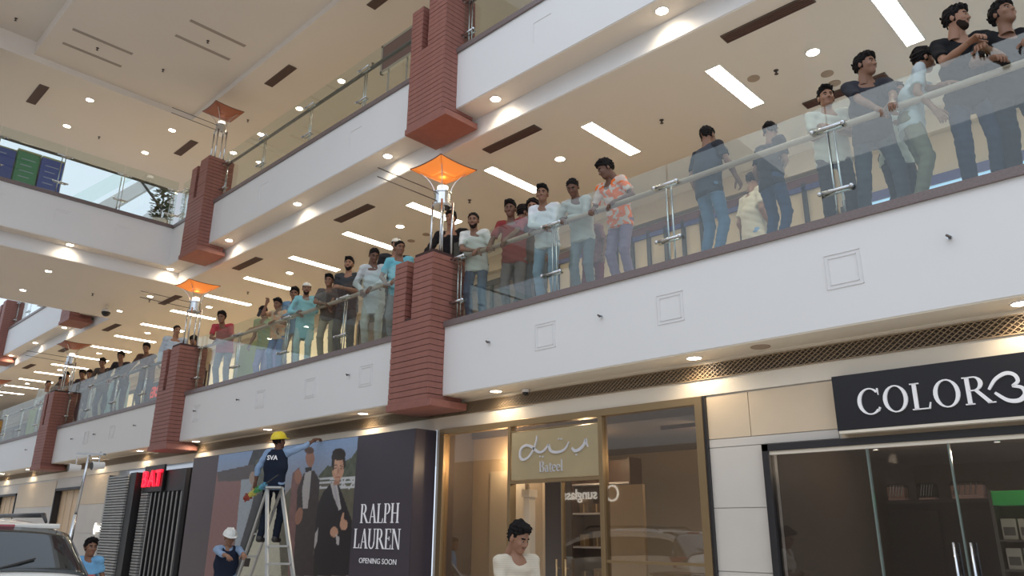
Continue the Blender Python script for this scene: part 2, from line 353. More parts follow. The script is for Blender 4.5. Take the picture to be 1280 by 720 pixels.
SPL = ['sprinkler head '+q for q in ('between two light strips left of the jacketed man', 'below the light strip above the black jacketed man', 'in the ceiling above the full bearded man', 'above the sunglasses man left of the air vent', 'right of the bridge dome camera', 'left of the bridge dome camera', 'between the two slot pairs of the atrium ceiling', 'under the bridge side high ceiling left of the upper torch lamp', 'right of the upper torch lamp', 'above the second floor railing by the red board', 'inside the left pair of ceiling slots', 'inside the right pair of ceiling slots', 'in the raised ceiling at the top left corner', 'next to the round speaker covers at right', 'just right of the large pillar top lamp')]
for k, (u, v, z) in enumerate(((827, 150, 7.685), (587, 250, 7.685), (437, 370, 7.685), (310, 365, 7.685), (187, 375, 7.685), (116, 367, 7.685), (204, 87, 12.36), (124, 171, 12.2), (310, 150, 12.2), (466, 79, 12.2), (122, 60, 12.36), (260, 51, 12.36), (20, 23, 12.7), (970, 88, 7.685), (546, 312, 7.685))):
    p = onZ(u, v, z)
    if sp0 is None:
        sp0 = empty('sprinkler', p, 'small dark sprinkler head hanging from the ceiling', 'sprinkler', 'sprinkler heads on the ceilings')
        MB().lathe([(0.035, 0), (0.035, -0.006), (0.012, -0.012), (0.012, -0.05), (0.028, -0.055), (0.028, -0.06)], n=10).build('head', 'dark_steel', sp0)
    else:
        c_ = copy_tree(sp0); c_.location = p
    (sp0 if k == 0 else c_)['label'] = SPL[k]
mat('speaker_tan', (0.36, 0.27, 0.20), 0.7)
for k, (u, v) in enumerate(((1034, 92), (1043, 104), (942, 98), (533, 293), (514, 301))):
    p = onZ(u, v, 7.685)
    t = empty('ceiling_speaker', p, ORD[k]+' tan round speaker cover from the right in the first floor ceiling', 'speaker', 'round speaker covers in the first floor ceiling')
    MB().lathe([(0.085, 0), (0.085, -0.008), (0.07, -0.012), (0.01, -0.013)], n=18).build('cover', 'speaker_tan', t)
t = empty('ceiling_speaker', (-3.45, 7.22, 3.436), 'tan round cover beside the downlights above the shopfronts', 'speaker')
MB().lathe([(0.10, 0), (0.10, -0.008), (0.08, -0.014), (0.01, -0.015)], n=18).build('cover', 'speaker_tan', t)
# security cameras
t = empty('security_camera', (-22.75, 6.86, 7.685), 'black dome security camera hanging under the bridge ceiling', 'camera')
MB().lathe([(0.02, 0), (0.02, -0.10), (0.10, -0.12), (0.12, -0.20)], n=14).build('housing', 'white_paint', t, smooth=True)
MB().sphere((0, 0, -0.21), 0.12, 14, 8, sc=(1, 1, 1.0)).build('dome', 'black', t, smooth=True)
t = empty('security_camera', (-6.9, 7.38, 3.43), 'small dark dome camera hanging beside the grille near the left shop frame', 'camera')
MB().lathe([(0.05, 0), (0.05, -0.03), (0.045, -0.04)], n=14).build('housing', 'white_paint', t)
MB().sphere((0, 0, -0.04), 0.042, 12, 8).build('dome', 'black', t, smooth=True)
# ---------------------------------------------------------------- brick pillars
def pillar(x, zb, zt, label, notch=1.0, w_=0.90, yf=6.72, yb=7.36):
    t = empty('brick_pillar', (x, yf, zb), label, 'pillar')
    d = yb-yf; hx = w_/2; sx0, sx1 = -hx+0.50*w_-0.16, -hx+0.50*w_+0.0   # slot between the two prongs
    H = zt-zb; zs = H-notch
    MB().box(-hx-0.02, -0.02, -0.10, hx+0.10, d+0.02, 0.0).build('base_cap', 'brick', t, bevel=0.006)
    MB().box(-hx+0.012, 0.012, 0, hx-0.012, d-0.012, zs).box(-hx+0.012, 0.012, zs, sx0-0.012, d-0.012, H-0.10).box(sx1+0.012, 0.012, zs, hx-0.012, d-0.012, H-0.02).build('core', 'joint', t)
    ph = 0.088; n = int(H/ph)
    full = None; left = None; right = None
    for i in range(n):
        z0 = i*ph; z1 = z0+ph-0.009
        if z1 <= zs:
            if full is None:
                full = MB().box(-hx, 0, 0, hx, d, ph-0.009).build('plank', 'brick', t); o = full
            else: o = full.copy(); C.objects.link(o)
            o.location = (random.uniform(-.002, .002), random.uniform(-.003, .003), z0)
        else:
            for side in (0, 1):
                if side == 0 and z1 > H-0.06: continue
                if side == 0:
                    if left is None: left = MB().box(-hx, 0, 0, sx0, d, ph-0.009).build('plank', 'brick', t); o = left
                    else: o = left.copy(); C.objects.link(o)
                else:
                    if right is None: right = MB().box(sx1, 0, 0, hx, d, ph-0.009).build('plank', 'brick', t); o = right
                    else: o = right.copy(); C.objects.link(o)
                o.location = (random.uniform(-.002, .002), random.uniform(-.003, .003), z0)
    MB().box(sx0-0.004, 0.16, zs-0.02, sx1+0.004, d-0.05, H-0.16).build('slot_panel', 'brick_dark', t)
    return t
ZB1, ZT1, ZB2, ZT2 = 3.36, 5.62, 7.88, 10.28
PX = [-8.60, -17.32, -26.15, -34.9, -43.7]
nm = ['nearest', 'second', 'third', 'fourth', 'fifth']
lab1 = ['red brown plank clad pillar on the first floor railing right of the centre left, largest of its row',
        'red brown plank clad pillar on the first floor railing above the black slatted shopfront',
        'red brown plank clad pillar on the first floor railing above the floor lamp at left',
        'red brown plank clad pillar far down the first floor railing at the left picture edge',
        'red brown plank clad pillar farthest down the first floor railing']
for x, l in zip(PX, lab1): pillar(x, ZB1, ZT1, l)
pillar(-8.52, ZB2, ZT2, 'red brown plank clad pillar on the second floor railing at top centre')
pillar(-17.22, ZB2, ZT2, 'red brown plank clad pillar at the corner where the bridge meets the second floor')
pillar(-26.15, ZB2, ZT2, 'red brown plank clad pillar of the second floor showing just below the bridge')
pillar(-34.9, ZB2, ZT2, 'dark plank clad pillar on the far second floor railing at the left picture edge')
pb = pillar(-18.80, ZB2, ZT2, 'plank clad pillar on the bridge railing at the upper left picture edge'); pb.rotation_euler = (0, 0, math.pi/2); pb.location = (-18.82, 2.05, ZB2)

# ---------------------------------------------------------------- glass railings
def railing(xa, xb, zf, label, rail_m='rail_wood', posts=None, npan=None, along='x', yc=0.0, dark=False):
    """xa>xb: bay from xa to xb along X at Y = 7.1 (along='x'), or along Y at X = yc"""
    L = abs(xa-xb); t = empty('glass_railing', ((xa+xb)/2, 7.1, zf) if along == 'x' else (yc, (xa+xb)/2, zf), label, 'railing')
    if along == 'y': t.rotation_euler = (0, 0, math.pi/2)
    n = npan or max(1, round(L/1.87)); pw = L/n
    pm = None
    for i in range(n):
        if pm is None: o = pm = MB().box(-pw/2+0.008, -0.006, 0.02, pw/2-0.008, 0.006, 1.25).build('glass_panel', 'rail_glass', t)
        else: o = pm.copy(); C.objects.link(o)
        o.location = (-L/2+pw*(i+0.5), 0, 0)
    MB().tube((-L/2, 0.10, 1.02), (L/2, 0.10, 1.02), 0.036, n=12).build('handrail', rail_m, t, smooth=True)
    MB().box(-L/2, -0.02, 0.0, L/2, 0.02, 0.035).build('base_channel', 'dark_steel', t)
    p0 = None; xs = [-L/2+pw*i for i in range(0, n+1)]
    if posts is not None: xs = posts
    for x in xs:
        if abs(abs(x)-L/2) < 0.05: x = x*(1-0.10/L*2)
        if p0 is None:
            po = MB()
            for q in (-0.035, 0.035): po.tube((q, 0.05, 0.0), (q, 0.05, 1.02), 0.011, n=8)
            p0 = o = po.build('post', 'steel', t, smooth=True)
            for z in (0.99, 0.30):
                MB().tube((-0.15, -0.03, z), (0.15, -0.03, z), 0.018, n=10).sphere((-0.155, -0.03, z), 0.026, 10, 6).sphere((0.155, -0.03, z), 0.026, 10, 6).tube((-0.13, -0.03, z), (-0.13, 0.05, z), 0.012).tube((0.13, -0.03, z), (0.13, 0.05, z), 0.012).tube((-0.13, 0.05, z), (0.13, 0.05, z), 0.012).build('clamp', 'steel', o, smooth=True)
        else:
            o = p0.copy(); C.objects.link(o)
            for ch in p0.children: c_ = ch.copy(); C.objects.link(c_); c_.parent = o
        o.location = (x, 0, 0)
    return t
def bay(a, b_): return a-0.47, b_+0.47
R1 = 4.525; R2 = 9.145
# bay on the right: posts measured at -2.45, -4.37, -6.16
c0 = (XR+(-8.13))/2
railing(XR, -8.13, R1, 'clear glass railing with wooden handrail in front of the crowd right of the large pillar', posts=[x-c0 for x in (-8.03, -6.16, -4.37, -2.45, -0.55, 1.35)], npan=8)
railing(-9.07, -16.85, R1, 'clear glass railing with wooden handrail between the two nearest first floor pillars')
railing(-17.79, -25.7, R1, 'clear glass railing of the first floor above the black slatted shopfront', 'rail_dark')
railing(-26.62, -34.45, R1, 'clear glass railing of the first floor at the far left', 'rail_dark')
railing(-35.37, -43.2, R1, 'clear glass railing of the first floor farthest away', 'rail_dark')
railing(XR, -8.05, R2, 'green tinged glass railing of the second floor at the top centre', 'rail_dark')
railing(-8.99, -16.75, R2, 'green tinged glass railing of the second floor left of the top pillar', 'rail_dark')
railing(-17.69, -19.1, R2, 'short glass railing of the second floor behind the corner pillar', 'rail_dark', npan=1)
railing(-26.62, -34.45, R2, 'glass railing of the far second floor beyond the bridge', 'rail_dark')
railing(-35.37, -43.2, R2, 'glass railing of the second floor farthest beyond the bridge', 'rail_dark')
railing(7.0, -8.0, R2, 'glass railing with black handrail along the front of the cross bridge', 'rail_dark', along='y', yc=-19.17, npan=11)

# ---------------------------------------------------------------- torch lamps behind the pillars
def torch(x, z, label, lit=True, lift=0.0):
    t = empty('torch_lamp', (x, 6.98, z), label, 'lamp')
    po = MB()
    for a, b_ in ((-0.11, -0.10), (0.11, -0.10), (-0.11, 0.12), (0.11, 0.12)): po.tube((a, b_, 0), (a, b_, 0.86+lift), 0.017, n=8)
    po.build('post', 'steel', t, smooth=True)
    MB().lathe([(0.13, 0.78+lift), (0.155, 0.80+lift), (0.155, 0.82+lift), (0.125, 0.83+lift), (0.125, 1.00+lift), (0.14, 1.01+lift), (0.14, 1.03+lift)], n=16).build('collar', 'steel', t, smooth=False)
    MB().lathe([(0.085, 1.03+lift), (0.085, 1.13+lift), (0.04, 1.15+lift)], n=14).build('bulb_housing', 'lamp_white', t, smooth=True)
    ri = MB()
    for a, b_ in ((-1, -1), (1, -1), (1, 1), (-1, 1)):
        for j in range(4):
            q = lambda s: Vector((a*(0.09+0.16*s*s), b_*(0.09+0.16*s*s), 1.02+lift+0.34*s))
            ri.tube(q(j/4), q((j+1)/4), 0.007, n=6)
    ri.build('stay', 'steel', t)
    # flared four sided shade, sides sagging inwards and the rim dipping at mid side
    n = 6; g = MB(); z0 = 1.30+lift; rows = 6
    for sd in range(4):
        ca, sa = math.cos(sd*math.pi/2), math.sin(sd*math.pi/2); vs_ = []
        for j in range(rows+1):
            s_ = j/rows; hw = 0.13+0.24*s_; z_ = z0+0.13*s_
            for i in range(n+1):
                u_ = -1+2*i/n; sag = (1-u_*u_); xx = u_*hw; yy = -(hw-0.012*sag*s_); zz = z_-0.018*sag*s_
                vs_.append((xx*ca-yy*sa, xx*sa+yy*ca, zz))
        g.add(vs_, [(j*(n+1)+i, j*(n+1)+i+1, (j+1)*(n+1)+i+1, (j+1)*(n+1)+i) for j in range(rows) for i in range(n)])
    g.add([(-.13, -.13, z0), (.13, -.13, z0), (.13, .13, z0), (-.13, .13, z0)], [(0, 1, 2, 3)])
    sh = g.build('shade', 'amber' if lit else 'amber_off', t, smooth=True)
    so = sh.modifiers.new('thick', 'SOLIDIFY'); so.thickness = 0.006
    ed = MB()
    for sd in range(4):
        ca, sa = math.cos(sd*math.pi/2), math.sin(sd*math.pi/2); P = []
        for i in range(n+1):
            u_ = -1+2*i/n; sag = 1-u_*u_; xx = u_*0.37; yy = -(0.37-0.012*sag); zz = z0+0.13-0.018*sag
            P.append(Vector((xx*ca-yy*sa, xx*sa+yy*ca, zz)))
        for a, b_ in zip(P, P[1:]): ed.tube(a, b_, 0.009, n=6)
        ed.tube(Vector((-0.13*ca-(-0.13)*sa, -0.13*sa+(-0.13)*ca, z0)), P[0], 0.007, n=6)
    ed.build('rim', 'rust_frame', t)
    ar = MB()
    for zz, yy in ((0.86, -0.05), (1.0, -0.05)): ar.tube((0, -0.05, zz+lift), (-0.02, -1.22, zz+lift+0.02), 0.008, n=6)
    ar.build('arm', 'dark_steel', t)
    return t
torch(-8.30, 5.60, 'torch lamp with a glowing orange flared shade on the largest pillar')
torch(-17.0, 5.60, 'torch lamp with an orange flared shade on the pillar above the slatted shopfront')
torch(-25.6, 5.60, 'torch lamp with a brownish orange shade on the third pillar from the right', lit=False)
torch(-34.3, 5.60, 'torch lamp with a dark orange shade at the left picture edge', lit=False)
torch(-16.95, 10.2, 'torch lamp with a dark unlit shade on the corner pillar of the second floor', lit=False)
torch(-8.30, 10.2, 'torch lamp on the top centre pillar of the second floor', lit=False)
tb = torch(-18.9, 10.2, 'torch lamp with a reddish shade on the bridge at the upper left picture edge', lit=False); tb.location = (-19.0, 2.12, 10.2)
l = bpy.data.lights.new('torch_glow', 'POINT'); l.energy = 3; l.color = (1, .45, .15); l.shadow_soft_size = .08
for x in (-8.30, -17.0):
    o = bpy.data.objects.new('torch_glow', l); C.objects.link(o); o.location = (x, 6.98, 6.86)
# ---------------------------------------------------------------- lettering built from strokes
def arc_strip(cx, cz, rx, rz, a0, a1, wx, wz, n=22):
    """crescent band of an ellipse, thick at its sides (wx), thin at top and bottom (wz)"""
    out = []
    for i in range(n):
        q = []
        for t in (a0+(a1-a0)*i/n, a0+(a1-a0)*(i+1)/n):
            t = math.radians(t); q.append(((cx+rx*math.cos(t), cz+rz*math.sin(t)), (cx+(rx-wx)*math.cos(t), cz+(rz-wz)*math.sin(t))))
        out.append([q[0][0], q[1][0], q[1][1], q[0][1]])
    return out
def st(x0, z0, x1, z1, w_):
    return [[(x0-w_/2, z0), (x0+w_/2, z0), (x1+w_/2, z1), (x1-w_/2, z1)]]
def hb(x0, x1, z, h): return [[(x0, z-h/2), (x1, z-h/2), (x1, z+h/2), (x0, z+h/2)]]
T, t_, S = 0.13, 0.045, 0.04
def glyph(c):
    """polygons for one serif letter with capital height 1, and its advance"""
    if c == 'O': return arc_strip(.42, .5, .42, .52, 0, 360, T, t_), .90
    if c == 'C': return arc_strip(.44, .5, .44, .52, 42, 318, T, t_)+[[(.72, .98), (.77, .98), (.77, .72), (.75, .72)]]+[[(.74, .26), (.80, .22), (.73, .08), (.70, .12)]], .86
    if c == 'L': return st(.14, 0, .14, 1, T)+hb(0, .30, 1-S/2, S)+hb(0, .58, S/2, S)+[[(.52, 0), (.58, 0), (.62, .24), (.59, .24)]], .68
    if c == 'R': return st(.14, 0, .14, 1, T)+hb(0, .28, S/2, S)+hb(0, .36, 1-S/2, S)+hb(.14, .36, .50, S)+arc_strip(.34, .745, .26, .255, -90, 90, T, t_)+[[(.30, .50), (.44, .50), (.84, 0), (.68, 0)]]+hb(.66, .90, S/2, S), .88
    if c == 'P': return st(.14, 0, .14, 1, T)+hb(0, .30, S/2, S)+hb(0, .36, 1-S/2, S)+hb(.14, .36, .47, S)+arc_strip(.34, .735, .26, .265, -90, 90, T, t_), .68
    if c == 'B': return st(.14, 0, .14, 1, T)+hb(0, .36, S/2, S)+hb(0, .36, 1-S/2, S)+hb(.14, .36, .52, S)+arc_strip(.34, .76, .23, .24, -90, 90, T, t_)+arc_strip(.36, .27, .28, .27, -90, 90, T, t_), .72
    if c == 'A': return [[(.10, 0), (.15, 0), (.42, 1), (.38, 1)]]+[[(.60, 0), (.76, 0), (.45, 1), (.36, 1)]]+hb(.20, .60, .33, S)+hb(0, .24, S/2, S)+hb(.54, .86, S/2, S), .84
    if c == 'H': return st(.14, 0, .14, 1, T)+st(.66, 0, .66, 1, T)+hb(0, .28, S/2, S)+hb(0, .28, 1-S/2, S)+hb(.52, .80, S/2, S)+hb(.52, .80, 1-S/2, S)+hb(.14, .66, .5, S), .88
    if c == 'U': return st(.14, .32, .14, 1, T)+st(.66, .32, .66, 1, .05)+hb(0, .28, 1-S/2, S)+hb(.55, .79, 1-S/2, S)+arc_strip(.385, .34, .305, .36, 180, 360, .09, .06), .86
    if c == 'E': return st(.14, 0, .14, 1, T)+hb(0, .58, S/2, S)+hb(0, .55, 1-S/2, S)+hb(.14, .42, .52, S)+[[(.54, 0), (.58, 0), (.62, .22), (.59, .22)], [(.53, 1), (.56, 1), (.56, .80), (.54, .80)], [(.41, .42), (.44, .42), (.44, .62), (.41, .62)]], .68
    if c == 'N': return st(.12, 0, .12, 1, .05)+st(.74, 0, .74, 1, .05)+[[(.08, 1), (.24, 1), (.77, 0), (.68, 0)]]+hb(0, .24, S/2, S)+hb(0, .16, 1-S/2, S)+hb(.62, .86, 1-S/2, S), .90
    if c == 'a': return arc_strip(.20, .19, .19, .20, 60, 300, .10, .04)+st(.34, 0, .34, .50, .10)+arc_strip(.22, .46, .17, .16, 20, 170, .09, .05)+hb(.30, .46, .02, .04), .50
    if c == 't': return st(.16, .05, .16, .80, .10)+hb(0, .34, .62, .045)+arc_strip(.25, .10, .14, .12, 180, 300, .09, .045), .38
    if c == 'e': return arc_strip(.24, .32, .24, .33, 20, 325, .10, .04)+hb(.06, .46, .36, .04), .52
    if c == 'l': return st(.12, 0, .12, 1.05, .10)+hb(0, .24, .02, .04)+hb(0, .12, 1.03, .04), .28
    return [], .4
def stroke_letters(parent, word, origin, H, y, mtl, track=0.06, sx=1.0, th=0.018, slant=0.0):
    x = origin[0]; z0 = origin[1]; out = []
    for c in word:
        polys, adv = glyph(c)
        if polys:
            g = MB(); 
            for p in polys: g.poly([(x+(px*sx+slant*pz)*H-parent.location[0], y-parent.location[1], z0+pz*H-parent.location[2]) for px, pz in p], (0, -1, 0), th)
            g.build('letter', mtl, parent)
        x += (adv*sx+track)*H
    return x
def word_width(word, H, track=.06, sx=1.0): return sum((glyph(c)[1]*sx+track)*H for c in word)-track*H
def text_mesh(name, body, size, mtl, parent, loc, rot=(math.pi/2, 0, 0), th=0.006, align='LEFT', sx=1.0, bold=0.0):
    cu = bpy.data.curves.new(name, 'FONT'); cu.body = body; cu.size = size; cu.extrude = th/2; cu.align_x = align; cu.offset = bold; cu.resolution_u = 3
    o = bpy.data.objects.new(name, cu); C.objects.link(o)
    dg = bpy.context.evaluated_depsgraph_get(); me = bpy.data.meshes.new_from_object(o.evaluated_get(dg)); bpy.data.objects.remove(o)
    me.materials.clear(); me.materials.append(M[mtl]); o = bpy.data.objects.new(name, me); C.objects.link(o); o.parent = parent
    o.location = loc; o.rotation_euler = rot; o.scale = (sx, 1, 1); return o

# ---------------------------------------------------------------- the black sign and the dark shop at right
t = empty('shop_sign', (-2.80, 7.30, 2.52), 'long black shop sign with big pale capital letters at the right', 'sign')
LX = (-2.80, 7.30, 2.52)
rel(MB().box(-2.80, 7.29, 2.53, 1.5, 7.46, 3.045), LX).build('board', 'sign_black', t, bevel=0.004)
rel(MB().box(-2.79, 7.295, 2.505, 1.5, 7.46, 2.53), LX).build('lower_edge', 'cream_paint', t)
xx = stroke_letters(t, 'COLOR', (-2.58, 2.655), 0.235, 7.29, 'letter_white', track=0.055, sx=1.06, th=0.02)
# the sixth mark: a letter turned into an open heart
g = MB()
def stroke(g, pts, w0, w1, y, th, loc, bulge=1.0):
    """tapering stroke through (x,z) points"""
    P = [Vector((a, b_)) for a, b_ in pts]; n = len(P); L = []; Rr = []
    for i in range(n):
        d = (P[min(i+1, n-1)]-P[max(i-1, 0)]).normalized(); nn = Vector((-d.y, d.x)); s_ = i/(n-1)
        ww = (w0*(1-s_)+w1*s_)*(0.55+0.45*math.sin(math.pi*min(1, max(0, s_)))**0.7*bulge+0.0)
        L.append(P[i]+nn*ww/2); Rr.append(P[i]-nn*ww/2)
    for i in range(n-1):
        g.poly([(q.x-loc[0], y-loc[1], q.y-loc[2]) for q in (L[i], L[i+1], Rr[i+1], Rr[i])], (0, -1, 0), th)
def spline(pts, k=6):
    out = []; P = [Vector(p) for p in pts]
    for i in range(len(P)-1):
        p0 = P[max(i-1, 0)]; p1 = P[i]; p2 = P[i+1]; p3 = P[min(i+2, len(P)-1)]
        for j in range(k):
            t = j/k; out.append(0.5*((2*p1)+(p2-p0)*t+(2*p0-5*p1+4*p2-p3)*t*t+(3*p1-p0-3*p2+p3)*t**3))
    out.append(P[-1]); return [(q.x, q.y) for q in out]
hx = xx-0.045
stroke(g, spline([(hx, 2.765), (hx+.06, 2.845), (hx+.14, 2.885), (hx+.20, 2.865), (hx+.215, 2.81), (hx+.17, 2.775)]), .03, .03, 7.29, .02, LX)
stroke(g, spline([(hx+.17, 2.775), (hx+.235, 2.755), (hx+.25, 2.70), (hx+.20, 2.655), (hx+.12, 2.665), (hx+.04, 2.735)]), .032, .036, 7.29, .02, LX)
g.build('letter', 'letter_white', t)

mat('dark_wall', (0.05, 0.045, 0.045), 0.6); mat('mid_wall', (0.13, 0.10, 0.08), 0.6)
mat('green_lit', (0.05, 0.5, 0.12), 0.5, emit=(0.10, 0.8, 0.2), es=0.15)
mat('pink_pack', (0.75, 0.52, 0.52), 0.3); mat('pale_pack', (0.75, 0.75, 0.62), 0.4); mat('red_pack', (0.45, 0.07, 0.05), 0.4)
mat('shelf_grey', (0.2, 0.19, 0.17), 0.5)
# shell of the dark shop
for q_ in ((-3.62, 7.7, 2.55, 3, 12, 2.6), (-3.62, 12, 0, 3, 12.1, 2.6), (-3.7, 7.72, 0, -3.62, 12, 2.6)): struct(MB().box(*q_), 'wall_shop', 'mid_wall')
t = empty('storefront', (-3.62, 7.40, 0), 'dark glazed shopfront in a thin black frame under the black sign', 'shopfront')
LX = (-3.62, 7.40, 0)
rel(MB().box(-3.62, 7.38, 0, -3.55, 7.50, 2.47).box(-3.62, 7.38, 2.40, 3, 7.50, 2.47), LX).build('frame', 'frame_dark', t, bevel=.003)
rel(MB().box(-3.55, 7.40, 2.365, 3, 7.46, 2.40), LX).build('top_track', 'cream_paint', t)
for a, b_ in ((-3.55, -2.62), (-2.59, -1.93), (-1.91, -1.2), (-1.18, 0.4)):
    rel(MB().box(a, 7.425, 0.02, b_, 7.437, 2.365), LX).build('glass_panel', 'dark_glass', t)
for x in (-2.605, -1.92, -1.19):
    rel(MB().box(x-.007, 7.41, 0, x+.007, 7.45, 2.365), LX).build('joint_strip', 'glass_edge', t)
for x in (-1.99, -1.86):
    rel(MB().tube((x, 7.36, 0.75), (x, 7.36, 1.55), 0.013).tube((x, 7.36, .85), (x, 7.425, .85), .008).tube((x, 7.36, 1.45), (x, 7.425, 1.45), .008), LX).build('door_handle', 'steel', t, smooth=True)
t = empty('display_cabinet', (-2.4, 10.6, 0), 'black display cabinet behind the glass of the dark shop', 'cabinet')
MB().box(-1.1, -0.2, 0, .10, 0.2, 2.02).build('body', 'sign_black', t)
MB().box(-1.1, -0.22, 1.98, .10, -0.2, 2.02).build('top_edge', 'dark_wall', t)
for i in range(2): MB().box(-1.06+.58*i, -0.215, .1, -0.52+.58*i, -0.2, 1.9).build('door', 'frame_dark', t, bevel=.004)
for i, (x, w_) in enumerate(((-3.38, .20), (-3.03, .18), (-2.58, .34))):
    t = empty('gift_pack', (x, 10.5, 2.02), ('small square clear pack', 'small dull pack', 'wide pink clear pack')[i]+' on top of the black cabinet in the dark shop', 'pack')
    MB().box(-w_/2, -.08, 0, w_/2, .08, .16).build('tray', 'pink_pack', t, bevel=.01)
    MB().box(-w_/2-.01, -.09, .02, w_/2+.01, .09, .20).build('wrap', 'car_glass' if i == 1 else 'shop_glass', t, bevel=.02)
    g = MB()
    for k in range(5): g.tube((-w_/2+.03+k*w_/6, -.092, .05), (-w_/2+.06+k*w_/6, -.095, .18), .006, n=5)
    g.build('ribbon', 'steel', t)
t = empty('display_shelf', (-1.80, 9.3, 0), 'narrow lit shelf with a green lit header inside the dark shop', 'shelf')
MB().box(-.28, -.15, 0, -.25, .15, 2.05).box(.25, -.15, 0, .28, .15, 2.05).box(-.28, .13, 0, .28, .15, 2.05).build('case', 'shelf_grey', t)
MB().box(-.25, -.16, 1.90, .25, .1, 2.04).build('header', 'green_lit', t, bevel=.01)
for k, z in enumerate((0.5, 0.9, 1.27, 1.55)): MB().box(-.25, -.14, z, .25, .13, z+.02).build('board', 'shelf_grey', t)
for k, (z, m_) in enumerate(((1.57, 'pale_pack'), (1.29, 'pale_pack'), (0.92, 'red_pack'))):
    for j in range(3):
        h = .2 if m_ != 'red_pack' else .17
        b_ = empty('boxed_product', (-1.95+.15*j, 9.22, z), '%s boxed product on the %s board of the lit shelf, %s' % (('pale', 'grey white', 'red')[k], ('top', 'middle', 'lower')[k], ('left', 'centre', 'right')[j]), 'box', 'boxed products on the lit shelf')
        b_['group'] = 'boxed products on the %s board' % ('top', 'middle', 'lower')[k]
        MB().box(-.065, -.05, 0, .065, .05, h).build('carton', m_, b_, bevel=.004); MB().box(-.05, -.0515, .04, .05, -.05, h*.6).build('print', 'shelf_grey', b_)
for i, x in enumerate((-3.1, -2.2, -1.9, -1.35, -0.9)):
    t = empty('shop_spotlight', (x, 9.1 if i != 1 else 8.8, 2.55), ORD[i]+' tiny ceiling spotlight from the left inside the dark shop', 'ceiling light', 'spotlights inside the dark shop')
    MB().lathe([(.04, 0), (.04, -.02), (.03, -.03)], n=12).build('can', 'steel', t); MB().lathe([(.028, -.03), (.028, -.034)], n=12).build('lens', 'lamp_white', t)
for i, (x, y) in enumerate(((-2.9, 9.0), (-1.5, 9.0))):
    l = bpy.data.lights.new('shop_lamp', 'POINT'); l.energy = 10; l.color = (1, .85, .65); l.shadow_soft_size = .05; o = bpy.data.objects.new('shop_lamp', l); C.objects.link(o); o.location = (x, y, 2.4)

# ---------------------------------------------------------------- the bronze framed shop
mat('shop_back', (0.44, 0.33, 0.22), 0.55); mat('shop_back_pale', (0.56, 0.46, 0.34), 0.5); mat('shelf_wood', (0.07, 0.04, 0.03), 0.5)
struct(MB().box(-8.6, 8.0, 2.95, -4.29, 11.4, 3.05).box(-8.66, 7.5, 0, -8.6, 11.5, 3.05).box(-4.29, 7.5, 0, -4.22, 11.5, 3.05), 'wall_shop', 'mid_wall')
struct(MB().box(-8.6, 11.4, 0, -4.29, 11.5, 3.05), 'wall_shop', 'shop_back')
struct(MB().box(-8.6, 8.05, 0, -7.2, 8.1, 2.98).box(-6.28, 8.3, 0, -5.72, 8.35, 2.2), 'wall_shop', 'shop_back')
struct(MB().box(-8.2, 8.02, 0.6, -7.5, 8.05, 2.45), 'wall_shop', 'shop_back_pale')
t = empty('storefront', (-6.44, 7.40, 0), 'bronze framed glazed shopfront with a gold name panel over its open door', 'shopfront')
LX = (-6.44, 7.40, 0)
rel(MB().box(-8.63, 7.38, 0, -8.53, 7.50, 3.04).box(-4.36, 7.38, 0, -4.27, 7.50, 3.04).box(-8.53, 7.38, 2.955, -4.36, 7.50, 3.04), LX).build('frame', 'bronze', t, bevel=.004)
for x, w_ in ((-7.20, .05), (-5.67, .06)): rel(MB().box(x-w_/2, 7.38, 0, x+w_/2, 7.50, 2.955), LX).build('mullion', 'bronze', t, bevel=.004)
rel(MB().box(-7.175, 7.39, 2.88, -5.70, 7.48, 2.895), LX).build('transom', 'bronze', t)
rel(MB().box(-7.175, 7.385, 2.21, -5.70, 7.48, 2.25), LX).build('transom', 'bronze', t)
rel(MB().box(-4.27, 7.40, 0, -4.24, 7.5, 3.04), LX).build('edge_strip', 'frame_dark', t)
for a, b_, z0, z1 in ((-8.53, -7.225, 0.02, 2.955), (-5.64, -4.36, 0.02, 2.955), (-6.30, -5.70, 0.02, 2.21), (-7.175, -5.70, 2.895, 2.955)):
    rel(MB().box(a, 7.425, z0, b_, 7.437, z1), LX).build('glass_panel', 'shop_glass', t)
rel(MB().box(-6.315, 7.40, 0, -6.295, 7.46, 2.21), LX).build('door_edge', 'bronze', t)
for x in (-6.36, -6.22): rel(MB().tube((x, 7.36, 0.7), (x, 7.36, 1.30), 0.014).tube((x, 7.36, .8), (x, 7.42, .8), .008).tube((x, 7.36, 1.2), (x, 7.42, 1.2), .008), LX).build('door_handle', 'bronze', t, smooth=True)
rel(MB().box(-5.64, 7.40, 1.28, -4.36, 7.44, 1.31), LX).build('rail', 'bronze', t)
sg = empty('shop_sign', (-6.44, 7.40, 2.25), 'gold metal name panel with flowing script over a serif name above the open door', 'sign')
LS = (-6.44, 7.40, 2.25)
rel(MB().box(-7.165, 7.395, 2.255, -5.71, 7.42, 2.875), LS).build('panel', 'gold_panel', sg, bevel=.003)
wB = word_width('Bateel', .135, .03, .95)
stroke_letters(sg, 'Bateel', (-6.46-wB/2, 2.335), 0.135, 7.395, 'letter_steel', track=.03, sx=.95, th=.015)
